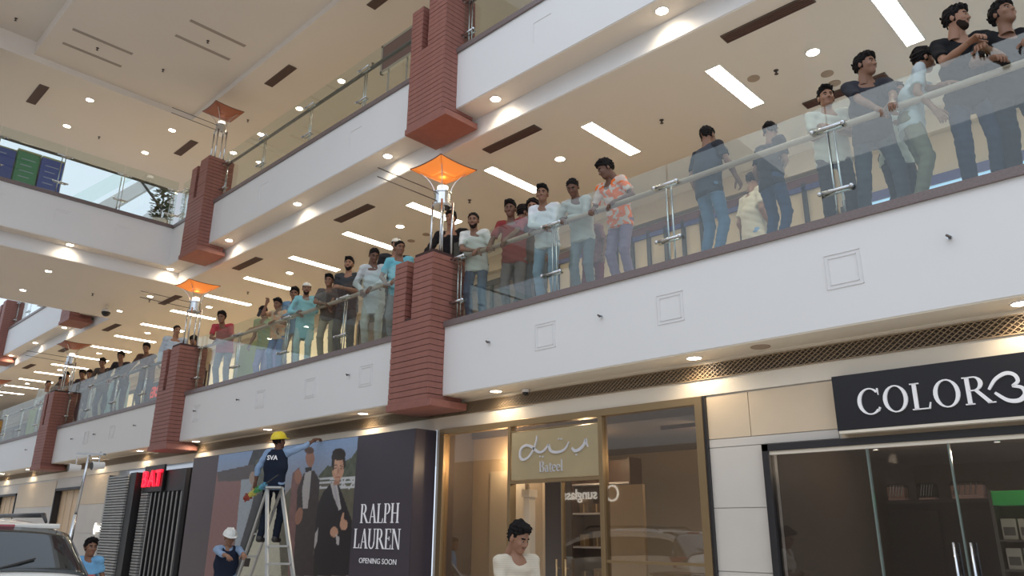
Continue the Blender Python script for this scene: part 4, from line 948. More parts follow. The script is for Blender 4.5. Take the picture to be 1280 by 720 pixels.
def make_hair(style):
    f = Field((-.13, -.16, -.13), (.13, .15, .19), .0075)
    up, side, back = {'short': (.008, .003, .003), 'full': (.022, .009, .008), 'quiff': (.026, .004, .003), 'long': (.022, .020, .02)}[style]
    f.un(f.ell((0, -.016, .040+up*.4), (.081+side, .103+back, .090+up)))
    if style == 'quiff': f.un(f.ell((.012, .055, .118), (.058, .045, .028)), .03)
    if style == 'full': f.un(f.ell((0, .045, .112), (.062, .045, .028)), .03)
    if style == 'long': f.un(f.ell((0, -.055, -.01), (.088, .06, .10)), .03)
    # keep off face, nape and below the ears
    f.cut(f.ell((0, .120, -.030), (.068, .075, .098)), .01)
    lim = (-.020-.55*np.clip(-f.P[..., 1]-.0, 0, .1)) if style != 'long' else np.full(f.F.shape, -.085)
    lim = np.where(f.P[..., 1] > .015, np.maximum(lim, .010+.96*f.P[..., 1]), lim)+.006*np.sin(f.P[..., 0]*120)*np.sin(f.P[..., 0]*47+1)
    f.F = np.maximum(f.F, lim-f.P[..., 2])
    x, y, z = f.P[..., 0], f.P[..., 1], f.P[..., 2]
    hr = np.random.RandomState(len(style))
    for _ in range(9):
        kv = hr.normal(size=3); kv = kv/np.linalg.norm(kv)*hr.uniform(110, 230); f.F = f.F+.0019*np.sin(x*kv[0]+y*kv[1]+z*kv[2]+hr.rand()*6)
    V, Q = f.mesh(); return V, Q
def make_beard(full):
    if full == 2:
        f = Field((-.05, .03, -.09), (.05, .14, .0), .005); f.un(f.cap((-.020, .0865, -.0405), (.020, .0865, -.0405), .0065), .004); f.un(f.ell((0, .070, -.094), (.018, .016, .012)), .002); return f.mesh()
    f = Field((-.10, -.05, -.16), (.10, .14, .05), .0075)
    f.un(f.ell((0, .026, -.037), (.0615, .0655, .0785))); f.un(f.ell((0, .060, -.090), (.029, .026, .030 if full else .022)), .03)
    f.F = np.maximum(f.F, -(.088-f.P[..., 2])*0-9)
    f.F = np.maximum(f.F, f.P[..., 2]+.030-.55*np.clip(np.abs(f.P[..., 0])-.038, 0, .03)*2)
    f.F = np.maximum(f.F, .0-f.P[..., 1])
    f.cut(f.ell((0, .105, -.051), (.024, .04, .0125)), .004)
    f.un(f.cap((-.020, .088, -.0395), (.020, .088, -.0395), .006), .004)
    V, Q = f.mesh(); return V, Q
def make_hand(curl):
    """wrist at origin, fingers along +Y, palm facing -Z, thumb on +X"""
    f = Field((-.07, -.05, -.10), (.09, .21, .05), .0058)
    f.un(f.cap((0, -.03, 0), (0, .01, 0), .026, .026, (1, 0, 0), 1.15))
    f.un(f.cap((-.018, .03, -.002), (-.022, .085, 0), .017, .014), .02); f.un(f.cap((0, .02, 0), (0, .09, 0), .019, .014), .02); f.un(f.cap((.02, .03, -.002), (.024, .085, 0), .018, .014), .02)
    for x, L in ((.030, .072), (.010, .082), (-.011, .075), (-.031, .060)):
        p = np.array((x, .088, 0.0)); a = curl*.5; s_ = (x)*1.2
        for j, (l, r) in enumerate(((L*.45, .0098), (L*.32, .0088), (L*.23, .0078))):
            d = np.array((s_, math.cos(a), -math.sin(a))); d /= np.linalg.norm(d); q = p+d*l; f.un(f.cap(p, q, r, r*.92), .005); p = q; a += curl*.7
    p = np.array((.028, .022, -.006)); d = np.array((.75, .62, -.25-.2*curl)); d /= np.linalg.norm(d)
    for l, r in ((.042, .0135), (.030, .0108), (.024, .0092)):
        q = p+d*l; f.un(f.cap(p, q, r, r*.9), .01); p = q; d = d+np.array((-.30, .15, -.1*curl)); d /= np.linalg.norm(d)
    return f.mesh()
HEAD = make_head(); EYES = make_eyes(); HAIR = {k: make_hair(k) for k in ('short', 'full', 'quiff', 'long')}; BEARD = {k: make_beard(k) for k in (0, 1, 2)}
HAND = {k: make_hand(k) for k in (.25, .8, 1.5)}
mat('lips', (.22, .08, .06), .5); mat('dark_hair', (.010, .008, .008), .75, noise=.3, nscale=60, spec=.12); mat('eye_white', (.34, .30, .27), .4); mat('beard_hair', (.022, .014, .011), .8, spec=.1); mat('grey_hair', (.25, .24, .23), .6)
for k, c_ in dict(skin_a=(.27, .135, .08), skin_b=(.20, .095, .055), skin_c=(.13, .058, .034)).items(): mat(k, c_, .55, noise=.06, nscale=30)
_cm = {}
def cloth(c, kind=''):
    k = (tuple(round(x, 3) for x in c), kind)
    if k in _cm: return _cm[k]
    nm_ = 'cloth_%d' % len(_cm); m = mat(nm_, c, .85, noise=.10, nscale=14, bump=.35, spec=.15); nt = m.node_tree; b = nt.nodes['Principled BSDF']
    if kind:
        c1, c2 = {'print': ((.80, .16, .03), (.60, .48, .42)), 'pale_print': ((.45, .42, .38), (.75, .70, .62)), 'camo': ((.28, .32, .16), c), 'floral': ((.70, .36, .22), (.62, .48, .34)), 'stripe': ((.52, .46, .37), c)}[kind]
        tc = nt.nodes.new('ShaderNodeTexCoord')
        if kind == 'stripe':
            n = nt.nodes.new('ShaderNodeTexWave'); n.bands_direction = 'Z'; n.inputs['Scale'].default_value = 22
        else:
            n = nt.nodes.new('ShaderNodeTexNoise'); n.inputs['Scale'].default_value = 13; n.inputs['Detail'].default_value = 1
        cr = nt.nodes.new('ShaderNodeValToRGB'); cr.color_ramp.interpolation = 'CONSTANT'; cr.color_ramp.elements[0].color = (*c1, 1); cr.color_ramp.elements[1].position = .5; cr.color_ramp.elements[1].color = (*c2, 1)
        nt.links.new(tc.outputs['Object'], n.inputs['Vector']); nt.links.new(n.outputs['Fac'], cr.inputs[0]); nt.links.new(cr.outputs[0], b.inputs['Base Color'])
    _cm[k] = m.name; M[m.name] = m; return m.name
def rotm(f, u):
    f = np.asarray(f, float); f = f/np.linalg.norm(f); u = np.asarray(u, float); x = np.cross(f, u); x /= np.linalg.norm(x); u2 = np.cross(x, f)
    return np.stack([x, f, u2], 1)       # columns: right, forward, up
def ik(S, T_, l1, l2, pole):
    S, T_ = np.array(S, float), np.array(T_, float); d = T_-S; L = np.linalg.norm(d); L2 = min(L, (l1+l2)*.995); d /= L; T2 = S+d*L2
    a = (l1*l1-l2*l2+L2*L2)/(2*L2); h = math.sqrt(max(0, l1*l1-a*a)); p = np.asarray(pole, float); p = p-d*(p@d); p /= np.linalg.norm(p)
    return S+d*a+p*h, T2
NP = [0]
def person(u, v, y, z0, face, label, top=(.5, .5, .5), bot=(.08, .1, .15), lean=10, hyaw=0, hpitch=10, arms=('rail', 'rail'), sleeve='short', hair='full', beard=None, skin='skin_b', cat='person',
           group=None, topk='', H=None, hat=None, legs=(0.10, 0.10), stride=(0, 0), hem=-.12, vox=.017, extra=None, targets=None, hipback=0.0, hairm='dark_hair', head_at=None, spread=.16, vest=None, collar=True, pos=None, phone=None):
    """u,v: picture position of the top of the head, y: its distance behind the balcony plane; the figure is scaled to stand on z0"""
    top_p = onY(u, v, y) if head_at is None else Vector(head_at)
    fa = math.radians(face); f = np.array((math.cos(fa), math.sin(fa), 0)); lt = np.array((-f[1], f[0], 0)); rt = -lt; up = np.array((0, 0, 1.0))
    la = math.radians(lean)
    def skel(s):
        pel = np.array((0, 0, .94*s)); d1 = up*math.cos(la*.6)+f*math.sin(la*.6); d2 = up*math.cos(la*1.15)+f*math.sin(la*1.15); d3 = up*math.cos(la*.8)+f*math.sin(la*.8)
        mid = pel+d1*.24*s; nb = mid+d2*.285*s; hc = nb+d3*.138*s+f*.018*s
        return pel, mid, nb, hc, d2, d3
    hp = math.radians(hpitch); hy = fa+math.radians(hyaw); hf0 = np.array((math.cos(hy), math.sin(hy), 0)); hf = hf0*math.cos(hp)-up*math.sin(hp); hu = hf0*math.sin(hp)+up*math.cos(hp)
    s = 1.0
    for _ in range(4):
        pel, mid, nb, hc, d2, d3 = skel(s); ztop = hc[2]+.127*s; s = s*(top_p.z-z0)/ztop
    s_h = min(max(s, .92), 1.06); pel, mid, nb, hc, d2, d3 = skel(s)
    off = np.array((top_p.x, top_p.y, z0))-np.array((hc[0], hc[1], 0))
    off[2] = z0
    pel, mid, nb, hc = [p+off for p in (pel, mid, nb, hc)]
    K = s
    R = Field  # local alias
    t = empty('person', (float(pel[0]), float(pel[1]), z0), label, cat, group); O = np.array((pel[0], pel[1], z0))
    pel, mid, nb, hc = [p-O for p in (pel, mid, nb, hc)]
    HR = rotm(hf, hu)
    # arms
    arm = []
    for i, sd in enumerate((lt, rt)):
        sh = nb-d2*.045*K+sd*.178*K-f*.0*K
        mode = arms[i]; sg_ = 1 if i == 0 else -1
        if mode == 'down': hand = sh-up*.50*K+sd*.06*K+f*.06*K; pole = -f+sd*.2
        elif mode == 'rail':
            hx_ = sh+O+sd*(-.02); hand = np.array((hx_[0]+f[0]*.12, 7.17, 5.575))-O; pole = -up*.7+sd*.6-f*.3
        elif mode == 'cross': hx_ = nb+O-sd*.10*K; hand = np.array((hx_[0]+f[0]*.10, 7.19+.03*sg_, 5.585+.02*sg_))-O; pole = sd-up*.5
        elif mode == 'phone': hand = nb+f*.32*K+sd*.10*K+up*.10*K; pole = -up+sd*.4
        elif mode == 'hip': hand = pel+sd*.20*K+up*.10*K+f*.05; pole = -f+sd
        elif mode == 'belly': hand = pel+f*.24*K+up*.22*K-sd*.02; pole = -f*.4+sd*.6-up*.4
        elif mode == 'chin': hand = hc+f*.13*K-up*.14*K+sd*.02; pole = -up+sd*.3
        else: hand = np.array(mode, float)-O; pole = -up*.8+sd*.6-f*.3
        el, wr = ik(sh, hand, .285*K, .255*K, pole); arm.append((sh, el, wr, mode))
    # legs
    legp = []
    for i, sd in enumerate((lt, rt)):
        hip = pel+sd*.092*K-up*.02*K; an = np.array((0, 0, .085*K))+pel*np.array((1, 1, 0))+sd*(legs[i]*K)+f*stride[i]*K-f*.03*K-f*hipback*0
        kn, an = ik(hip, an, .44*K, .425*K, f+sd*.15); legp.append((hip, kn, an))
    allp = np.array([hc+up*.16, hc-f*.1]+[p for a in arm for p in a[:3]]+[p for l in legp for p in l]+[pel, nb])
    # ---- body: torso core, neck, arms as one skin surface, head and hands grown on
    ap = np.array([p for a in arm for p in a[:3]]+[pel, nb, hc]); lo = ap.min(0)-.13; hi = ap.max(0)+.13
    F = Field(lo, hi, vox)
    F.un(F.cap(pel, mid, .085*K, .08*K, lt, 1.35)); F.un(F.cap(mid, nb-d2*.10*K, .082*K, .085*K, lt, 1.55), .05)
    F.un(F.cap(nb-d2*.06*K, hc-HR[:, 2]*.06, .052*K, .050*K), .03)
    for sh, el, wr, md in arm:
        F.un(F.cap(nb-d2*.055*K, sh, .05*K, .045*K), .03); F.un(F.cap(sh, el, .043*K, .036*K), .03); F.un(F.cap(el, el+(wr-el)*.45, .037*K, .035*K), .01); F.un(F.cap(el+(wr-el)*.4, wr, .035*K, .024*K), .01)
    V, Q = F.mesh(); parts = [(V, Q, np.zeros(len(Q), int))]
    hs = max(.94, min(1.05, K)); 
    parts.append((HEAD[0]*hs@HR.T+hc, HEAD[1], HEAD[2])); parts.append((EYES[0]*hs@HR.T+hc, EYES[1], EYES[2]))
    for i, (sh, el, wr, md) in enumerate(arm):
        fd = (wr-el)/np.linalg.norm(wr-el)
        if md in ('rail', 'cross') or not isinstance(md, str): fd = fd*.6+f*.25-up*(.15 if md != 'rail' else .35); cu = .8; pu = up
        elif md in ('phone', 'chin'): cu = 1.5; pu = -f*1.0+up*.3 if md == 'phone' else f
        elif md == 'down': cu = .8; pu = (lt if i == 0 else rt)
        else: cu = .8; pu = up*.5+f
        fd /= np.linalg.norm(fd); hm = rotm(fd, pu); hv, hq = HAND[cu]; hv = hv*.98*K
        if i == 1: hv = hv*np.array((-1, 1, 1)); hq = hq[:, ::-1]
        parts.append((hv@hm.T+wr, hq, np.zeros(len(hq), int)))
    vv = []; qq = []; mm = []; k = 0
    for a, b, c in parts: vv.append(a); qq.append(b+k); mm.append(c); k += len(a)
    np_mesh('body', np.concatenate(vv), np.concatenate(qq), t, [skin, 'lips', hairm, 'eye_white'], np.concatenate(mm))
    # ---- hair, beard, headgear
    if hair: np_mesh('hair', HAIR[hair][0]*hs@HR.T+hc, HAIR[hair][1], t, [hairm])
    if beard is not None: np_mesh('beard', BEARD[beard][0]*hs@HR.T+hc, BEARD[beard][1], t, ['beard_hair'])
    if hat == 'kufi':
        f2 = Field((-.12, -.14, .02), (.12, .13, .17), .008); f2.un(f2.ell((0, -.014, .05), (.093, .112, .092))); f2.F = np.maximum(f2.F, .060-f2.P[..., 2]); V, Q = f2.mesh()
        np_mesh('skull_cap', V*hs@HR.T+hc, Q, t, [cloth((.70, .68, .62))])
    if hat in ('helmet_y', 'helmet_w'):
        f2 = Field((-.16, -.18, .0), (.16, .20, .20), .008); f2.un(f2.ell((0, -.008, .055), (.112, .136, .115))); f2.F = np.maximum(f2.F, .045-f2.P[..., 2])
        f2.un(np.maximum(f2.ell((0, .02, .052), (.118, .168, .1)), np.abs(f2.P[..., 2]-.055+.12*np.maximum(0, f2.P[..., 1]-.08))-.007), .008)
        for xx in (-.04, 0, .04): f2.un(np.maximum(f2.ell((xx, -.008, .058), (.010, .132, .120)), .06-f2.P[..., 2]), .006)
        V, Q = f2.mesh(); np_mesh('hard_hat', V*hs@HR.T+hc, Q, t, ['helmet_yellow' if hat == 'helmet_y' else 'helmet_white'])
    # ---- shirt
    tm = cloth(top, topk)
    ap = np.array([p for a in arm for p in a[:3]]+[pel-up*.2, nb]); F = Field(ap.min(0)-.14, ap.max(0)+.12, vox)
    bl = hem*K; hb_ = pel+up*bl
    F.un(F.cap(pel+up*(bl-.12), mid, .124*K, .106*K, lt, 1.58)); F.un(F.cap(mid, nb-d2*.135*K, .108*K, .098*K, lt, 1.62), .05)
    F.un(F.cap(nb-d2*.05*K-lt*.10*K, nb-d2*.05*K+lt*.10*K, .050*K), .05)
    for sh, el, wr, md in arm:
        F.un(F.cap(sh+(nb-sh)*.3, sh, .050*K, .054*K), .04)
        if sleeve == 'short': e2 = sh+(el-sh)*.72; F.un(F.cap(sh, e2, .055*K, .057*K), .03)
        elif sleeve == 'rolled': F.un(F.cap(sh, el, .054*K, .048*K), .03); F.un(F.cap(el, el+(wr-el)*.35, .050*K, .045*K), .01)
        elif sleeve == 'none': pass
        else: F.un(F.cap(sh, el, .054*K, .049*K), .03); F.un(F.cap(el, wr, .049*K, .035*K), .01)
    x, y_, z = F.P[..., 0]*38, F.P[..., 1]*38, F.P[..., 2]*30; ph = rng.rand()*6
    F.F = F.F+.0052*np.sin(x*.7+z*.9+ph+1.5*np.sin(y_*.35))*np.sin(y_*.5-z*.7+ph)+.003*np.sin(z*2.1+x*.9)
    F.F = np.maximum(F.F, (hb_-F.P)@up)
    F.cut(F.cap(nb+d2*.032*K+f*.022*K, hc-HR[:, 2]*.03, .055*K, .062*K), .006)
    if sleeve == 'short':
        for sh, el, wr, md in arm:
            dd = (el-sh)/np.linalg.norm(el-sh); e2 = sh+(el-sh)*.74; rr_ = np.linalg.norm((F.P-e2)-((F.P-e2)@dd)[..., None]*dd, axis=-1)
            F.F = np.where((((F.P-e2)@dd) > 0) & (rr_ < .09) & (np.linalg.norm(F.P-e2, axis=-1) < .10), .02, F.F)
    V, Q = F.mesh(); np_mesh('shirt', V, Q, t, [tm])
    if vest:
        F = Field(np.minimum(pel-up*.15, nb)-np.array((.26, .26, .05)), np.maximum(pel, nb)+np.array((.26, .26, .10)), vox)
        F.un(F.cap(pel+up*(bl-.05), mid, .128*K, .122*K, lt, 1.44)); F.un(F.cap(mid, nb-d2*.125*K, .122*K, .114*K, lt, 1.62), .05); F.un(F.cap(nb-d2*.05*K-lt*.09*K, nb-d2*.05*K+lt*.09*K, .068*K), .04)
        F.F = np.maximum(F.F, (pel+up*(bl+.02)-F.P)@up); F.cut(F.cap(nb-d2*.0*K+f*.05*K, hc, .075*K, .07*K), .006)
        F.cut(F.cap(nb+f*.30*K, nb-d2*.16*K+f*.16*K, .07*K, .02*K), .006)
        V, Q = F.mesh(); np_mesh('vest', V, Q, t, [cloth(vest)])
    # ---- trousers
    if bot is not None:
        ap = np.array([p for l in legp for p in l]+[pel]); F = Field(ap.min(0)-.14, ap.max(0)+.16, vox)
        F.un(F.cap(pel-up*.04, pel+up*.05, .100*K, .092*K, lt, 1.42))
        for hip, kn, an in legp:
            F.un(F.cap(hip, kn, .088*K, .064*K), .03); F.un(F.cap(kn, an, .066*K, .056*K), .015)
        x, y_, z = F.P[..., 0]*30, F.P[..., 1]*30, F.P[..., 2]*34
        F.F = F.F+.0045*np.sin(x*.9+z*1.1+ph)*np.sin(y_*.7-z*.5)+.0025*np.sin(z*2.6+x*.5)
        for hip, kn, an in legp: pass
        F.F = np.maximum(F.F, .045-F.P[..., 2])
        V, Q = F.mesh(); np_mesh('trousers', V, Q, t, [cloth(bot)])
        for hip, kn, an in legp:
            F = Field(an-np.array((.17, .17, .10)), an+np.array((.19, .19, .05)), .012); b0 = an*np.array((1, 1, 0))
            F.un(F.cap(b0+up*.05-f*.03, b0+up*.04+f*.13, .042, .036, np.cross(f, up), 1.1)); F.un(F.cap(b0+up*.06-f*.03, an+up*.01, .042, .040), .02); F.F = np.maximum(F.F, .002-F.P[..., 2])
            V, Q = F.mesh(); np_mesh('shoe', V, Q, t, ['shoe_dark' if NP[0] % 3 else 'shoe_white'])
    NP[0] += 1
    return t, dict(O=O, pel=pel, nb=nb, hc=hc, HR=HR, arm=arm, K=K, f=f, lt=lt, d2=d2, mid=mid)
mat('helmet_yellow', (.75, .58, .02), .35); mat('helmet_white', (.72, .72, .68), .35); mat('shoe_dark', (.03, .028, .028), .5); mat('shoe_white', (.55, .54, .52), .5)
Zf = 4.5
G1 = 'people at the first floor railing'
BK = (.012, .012, .014); JEAN = (.075, .12, .19); JL = (.20, .29, .38); NAVY = (.02, .03, .06); OLV = (.17, .165, .11); WHT = (.62, .62, .60)
P = person
P(1251, 4, 7.42, Zf, -60, 'man in black top, farthest right at the railing', BK, (.018, .02, .026), lean=14, hyaw=25, hpitch=-8, hair='full', skin='skin_b', arms=((-.70, 7.12, 5.70), (-.96, 7.10, 5.64)), sleeve='short')
a = P(1193, 10, 7.35, Zf, -70, 'bearded man in black tee, second from the right, face turned right', BK, NAVY, lean=13, hyaw=62, hpitch=4, hair='full', beard=0, skin='skin_a', arms=((-1.02, 7.14, 5.80), (-1.10, 7.06, 5.86)))
P(1152, 63, 7.45, Zf, 20, 'man in pale grey tee and olive trousers turned away, leaning behind the rail', (.40, .45, .47), OLV, lean=20, hyaw=20, hpitch=15, hair='full', skin='skin_a', arms=((-1.3, 7.22, 5.6), 'down'))
P(1080, 69, 7.40, Zf, -60, 'man in charcoal tee and dark jeans, looking right', (.035, .036, .045), (.045, .055, .07), lean=12, hyaw=45, hpitch=3, hair='full', skin='skin_b', arms=((-1.85, 7.18, 5.60), 'cross'), legs=(.16, .14), stride=(.12, -.12))
P(1031, 111, 7.50, Zf, -62, 'man in cream shirt with folded arms beside the charcoal tee man', (.50, .49, .42), (.03, .03, .033), lean=5, hyaw=8, hpitch=4, hair='quiff', skin='skin_a', arms=('belly', 'belly'))
P(1118, 105, 7.95, Zf, -40, 'man in pale mint shirt half hidden behind the charcoal tee man', (.46, .52, .47), (.015, .016, .02), lean=16, hyaw=0, hpitch=20, hair='short', skin='skin_b', arms=('belly', 'down'), sleeve='short')
P(962, 155, 7.55, Zf, 70, 'man in dark top seen from behind, right of the small cream shirted figure', (.028, .030, .036), (.035, .06, .12), lean=6, hyaw=30, hpitch=8, hair='short', skin='skin_b', arms=('down', 'belly'))
P(941, 215, 9.6, Zf, 60, 'small figure in cream shirt far back between two men in dark tops', (.55, .50, .40), (.20, .32, .50), lean=5, hair='short', arms=('down', 'down'))
P(884, 160, 7.40, Zf, 75, 'man in dark vest jacket and jeans with his back to the hall', (.030, .032, .038), (.10, .17, .26), lean=4, hyaw=10, hpitch=5, hair='short', skin='skin_b', arms=('down', (-3.55, 7.30, 5.35)), vest=(.05, .055, .07))
P(757, 201, 7.25, Zf, -95, 'youth in orange and white printed shirt, looking down to the left over the rail', (.8, .2, .05), (.20, .15, .22), lean=24, hyaw=-35, hpitch=28, hair='full', skin='skin_c', arms=('rail', 'rail'), topk='print')
P(733, 262, 7.85, Zf, -70, 'figure in maroon trousers mostly hidden behind the crowd', (.20, .10, .10), (.13, .018, .022), lean=30, hpitch=30, hair='short', skin='skin_c', arms=('down', 'down'))
P(716, 225, 7.22, Zf, -80, 'man in pale grey shirt with bowed head left of the orange shirt', (.44, .44, .41), (.13, .16, .17), lean=26, hyaw=10, hpitch=38, hair='short', skin='skin_c', arms=('cross', 'rail'), sleeve='long')
P(678, 233, 7.25, Zf, -70, 'man in white buttoned shirt and light jeans with both hands on the rail', (.62, .64, .66), JL, lean=16, hyaw=12, hpitch=8, hair='quiff', skin='skin_b', arms=('cross', 'cross'), sleeve='long')
P(666, 250, 7.75, Zf, -65, 'dark haired face peering out behind the man in the white buttoned shirt', (.12, .08, .07), (.10, .12, .14), lean=14, hyaw=10, hpitch=10, hair='long', skin='skin_a', arms=('down', 'down'))
P(655, 257, 7.95, Zf, 60, 'back of a dark head between the red shirt and the white shirt', (.15, .10, .10), (.05, .06, .08), lean=8, hpitch=10, hair='full', skin='skin_b', arms=('down', 'down'))
P(638, 252, 7.45, Zf, -68, 'man in dark red shirt looking down beside the white shirted man', (.22, .035, .035), (.14, .12, .12), lean=15, hyaw=10, hpitch=12, hair='quiff', skin='skin_c', arms=('rail', 'rail'))
P(592, 267, 7.20, Zf, -62, 'bearded man in white tee with teal bag straps leaning on the rail', (.60, .60, .56), (.07, .10, .15), lean=20, hyaw=8, hpitch=10, hair='short', beard=0, skin='skin_b', arms=('rail', 'cross'), extra='straps')
P(564, 263, 7.78, Zf, -65, 'man in black jacket right beside the large pillar', BK, (.02, .022, .03), lean=8, hyaw=12, hpitch=5, hair='full', skin='skin_a', arms=('down', 'rail'), sleeve='long')
P(500, 302, 7.35, Zf, -55, 'man in turquoise shirt turned right, just left of the large pillar', (.16, .46, .55), (.2, .2, .2), lean=10, hyaw=40, hpitch=8, hair='short', skin='skin_b', arms=('rail', 'rail'))
P(496, 297, 7.75, Zf, -30, 'man in white skull cap behind the turquoise shirt near the large pillar', (.03, .03, .035), (.1, .1, .1), lean=5, hair='short', hat='kufi', skin='skin_a', arms=('down', 'down'))
P(468, 311, 7.30, Zf, -50, 'man in long pale shirt and pale trousers stooping with head down to the right', (.50, .53, .54), (.42, .42, .38), lean=18, hyaw=30, hpitch=32, hair='short', skin='skin_c', arms=('rail', 'rail'), sleeve='long', hem=-.38)
P(437, 322, 7.50, Zf, -55, 'full bearded man in charcoal shirt, standing upright', (.05, .052, .055), (.08, .08, .085), lean=4, hyaw=8, hpitch=0, hair='quiff', beard=1, skin='skin_a', arms=('belly', 'down'))
P(412, 344, 7.28, Zf, -52, 'man in sunglasses and brown grey tee with arms crossed on the rail', (.105, .09, .08), (.30, .26, .19), lean=14, hyaw=5, hpitch=8, hair='quiff', skin='skin_b', arms=('cross', 'cross'), extra='shades')
P(384, 354, 7.25, Zf, -42, 'bearded man in white skull cap and long aqua shirt leaning on the rail', (.24, .50, .54), (.40, .55, .55), lean=14, hyaw=12, hpitch=8, hair='short', beard=1, hat='kufi', skin='skin_b', arms=('cross', 'rail'), sleeve='long', hem=-.40)
P(369, 360, 7.55, Zf, -50, 'dark haired man in blue shirt just behind the aqua shirted man', (.16, .28, .42), (.3, .3, .3), lean=8, hyaw=10, hpitch=12, hair='full', skin='skin_b', arms=('rail', 'down'), sleeve='long')
P(348, 374, 7.30, Zf, -60, 'man in peach shirt and blue jeans holding a phone up to the left', (.62, .36, .24), (.12, .22, .42), lean=12, hyaw=0, hpitch=16, hair='quiff', skin='skin_b', arms=('rail', 'phone'), extra='phone', topk='floral')
P(330, 383, 7.75, Zf, -60, 'person in patterned green top half hidden left of the peach shirt', (.25, .35, .22), (.25, .28, .50), lean=20, hpitch=35, hair='short', skin='skin_b', arms=('rail', 'down'), topk='camo')
P(278, 390, 7.18, Zf, -50, 'man in red shirt leaning far over the rail alone', (.42, .06, .07), (.18, .19, .2), lean=34, hyaw=6, hpitch=14, hair='full', skin='skin_b', arms=('cross', 'cross'))
P(243, 420, 7.9, Zf, -45, 'dark head low behind the lamp posts of the second pillar', (.1, .1, .1), (.1, .1, .1), lean=30, hpitch=30, hair='full', skin='skin_b', arms=('down', 'down'))
P(222, 406, 7.65, Zf, -20, 'man in pale blue shirt standing behind the second pillar', (.42, .50, .60), (.1, .1, .12), lean=6, hyaw=20, hpitch=6, hair='short', skin='skin_a', arms=('down', 'down'), sleeve='long')
for (u, v, y, c_, lean, l_) in ((184, 429, 7.55, (.10, .06, .05), 22, 'dark brown clad man leaning on the rail left of the second pillar'),
                                (152, 440, 7.35, (.035, .03, .035), 24, 'man in black leaning on the rail, middle of the dark group at left'),
                                (129, 448, 7.35, (.10, .075, .06), 26, 'man in dark brown leaning on the rail, left of the man in black'),
                                (113, 462, 8.05, (.14, .07, .05), 30, 'figure in rust brown bending low at the rail in the dark group'),
                                (104, 463, 7.35, (.08, .05, .05), 30, 'figure in dark top bending at the rail, left of the rust brown one'),
                                (84, 464, 7.95, (.08, .06, .05), 18, 'man in dark jacket on the rail right of the white shirted man'),
                                (78, 471, 7.7, (.22, .20, .18), 10, 'small dark head between the white shirt and the dark jacket')):
    P(u, v, y, Zf, -48, l_, c_, (.06, .07, .1), lean=lean, hyaw=15, hpitch=15, hair='full', skin='skin_b', arms=('rail', 'rail'), sleeve='long', vox=.021)
P(61, 476, 7.40, Zf, -25, 'man in white shirt standing behind the third pillar at the left', (.62, .62, .58), (.2, .2, .2), lean=10, hyaw=25, hpitch=8, hair='short', skin='skin_a', arms=('rail', 'down'), sleeve='long', vox=.021)
# people on the ground floor
PM = P(648, 655, 4.9, 0, -12, 'man in cream tee looking down before the bronze framed shop', (.62, .55, .44), (.05, .06, .09), lean=4, hyaw=14, hpitch=22, hair='quiff', beard=2, skin='skin_a', arms=('belly', 'belly'), vox=.013, topk='stripe')
P(115, 675, 4.0, 0, -45, 'woman in light blue shirt with tied dark hair beside the white car', (.16, .36, .58), (.03, .03, .04), lean=4, hyaw=50, hpitch=0, hair='full', skin='skin_b', arms=('down', 'down'), sleeve='short')
WW, wi = P(288, 663, 6.0, 0, -20, 'worker in white hard hat and navy vest looking at a phone', (.26, .36, .52), NAVY, lean=6, hyaw=10, hpitch=14, hair='short', hat='helmet_w', skin='skin_a', arms=(tuple(onY(316, 705, 5.78)), tuple(onY(306, 708, 5.70))), sleeve='rolled', vest=(.018, .025, .045))
WY, yi = P(350, 543, 6.35, 1.42, 128, 'worker in yellow hard hat on the ladder, one arm raised', (.24, .34, .50), (.012, .016, .026), lean=3, hyaw=-30, hpitch=-8, hair='short', hat='helmet_y', skin='skin_c', arms=((-11.62, 6.12, 2.30), (-11.22, 6.92, 3.06)), sleeve='rolled', vest=(.014, .020, .036), legs=(.13, .13))
# ---------------------------------------------------------------- small things people carry
t = empty('mobile_phone', (0, 0, 0), 'black phone in the hands of the worker in the white hard hat', 'phone')
t.location = onY(309, 703, 5.66); t.rotation_euler = (.7, .1, 1.1)
MB().box(-.036, -.005, -.075, .036, .005, .075).build('case', 'black', t, bevel=.004); MB().box(-.032, -.0065, -.068, .032, -.005, .068).build('screen', 'frame_dark', t)
p = onY(323, 391, 7.0)
t = empty('mobile_phone', (p.x, 7.02, p.z), 'dark phone held up by the man in peach', 'phone'); t.rotation_euler = (.2, .5, .5)
MB().box(-.036, -.005, -.075, .036, .005, .075).build('case', 'black', t, bevel=.004); MB().box(-.032, -.0065, -.068, .032, -.005, .068).build('screen', 'frame_dark', t)
# lettering patch on the worker's vest
O = yi['O']; c_ = yi['nb']-yi['d2']*.17*yi['K']-yi['f']*.150*yi['K']
text_mesh('back_print', 'SVA', .10, 'letter_white', WY, tuple(c_+np.array((0, 0, 0))-yi['lt']*(-.10)), (math.pi/2, 0, math.radians(128-90)), th=.003, sx=1.0, bold=.002)
# teal straps of the bag
# ---------------------------------------------------------------- step ladder
mat('ladder_alu', (.50, .50, .48), .4, .5)
lad = empty('step_ladder', (-11.1, 6.3, 0), 'aluminium step ladder under the worker in the yellow hard hat', 'ladder')
LL = (-11.1, 6.3, 0)
def lb(p, q, a, b_, nme): return rel(MB().bar(p, q, a, b_, (0, 1, 0)), LL).build(nme, 'ladder_alu', lad, bevel=.003)
A = onY(334, 610, 6.2); Bq = onY(333, 760, 5.75); 
topz = 2.28
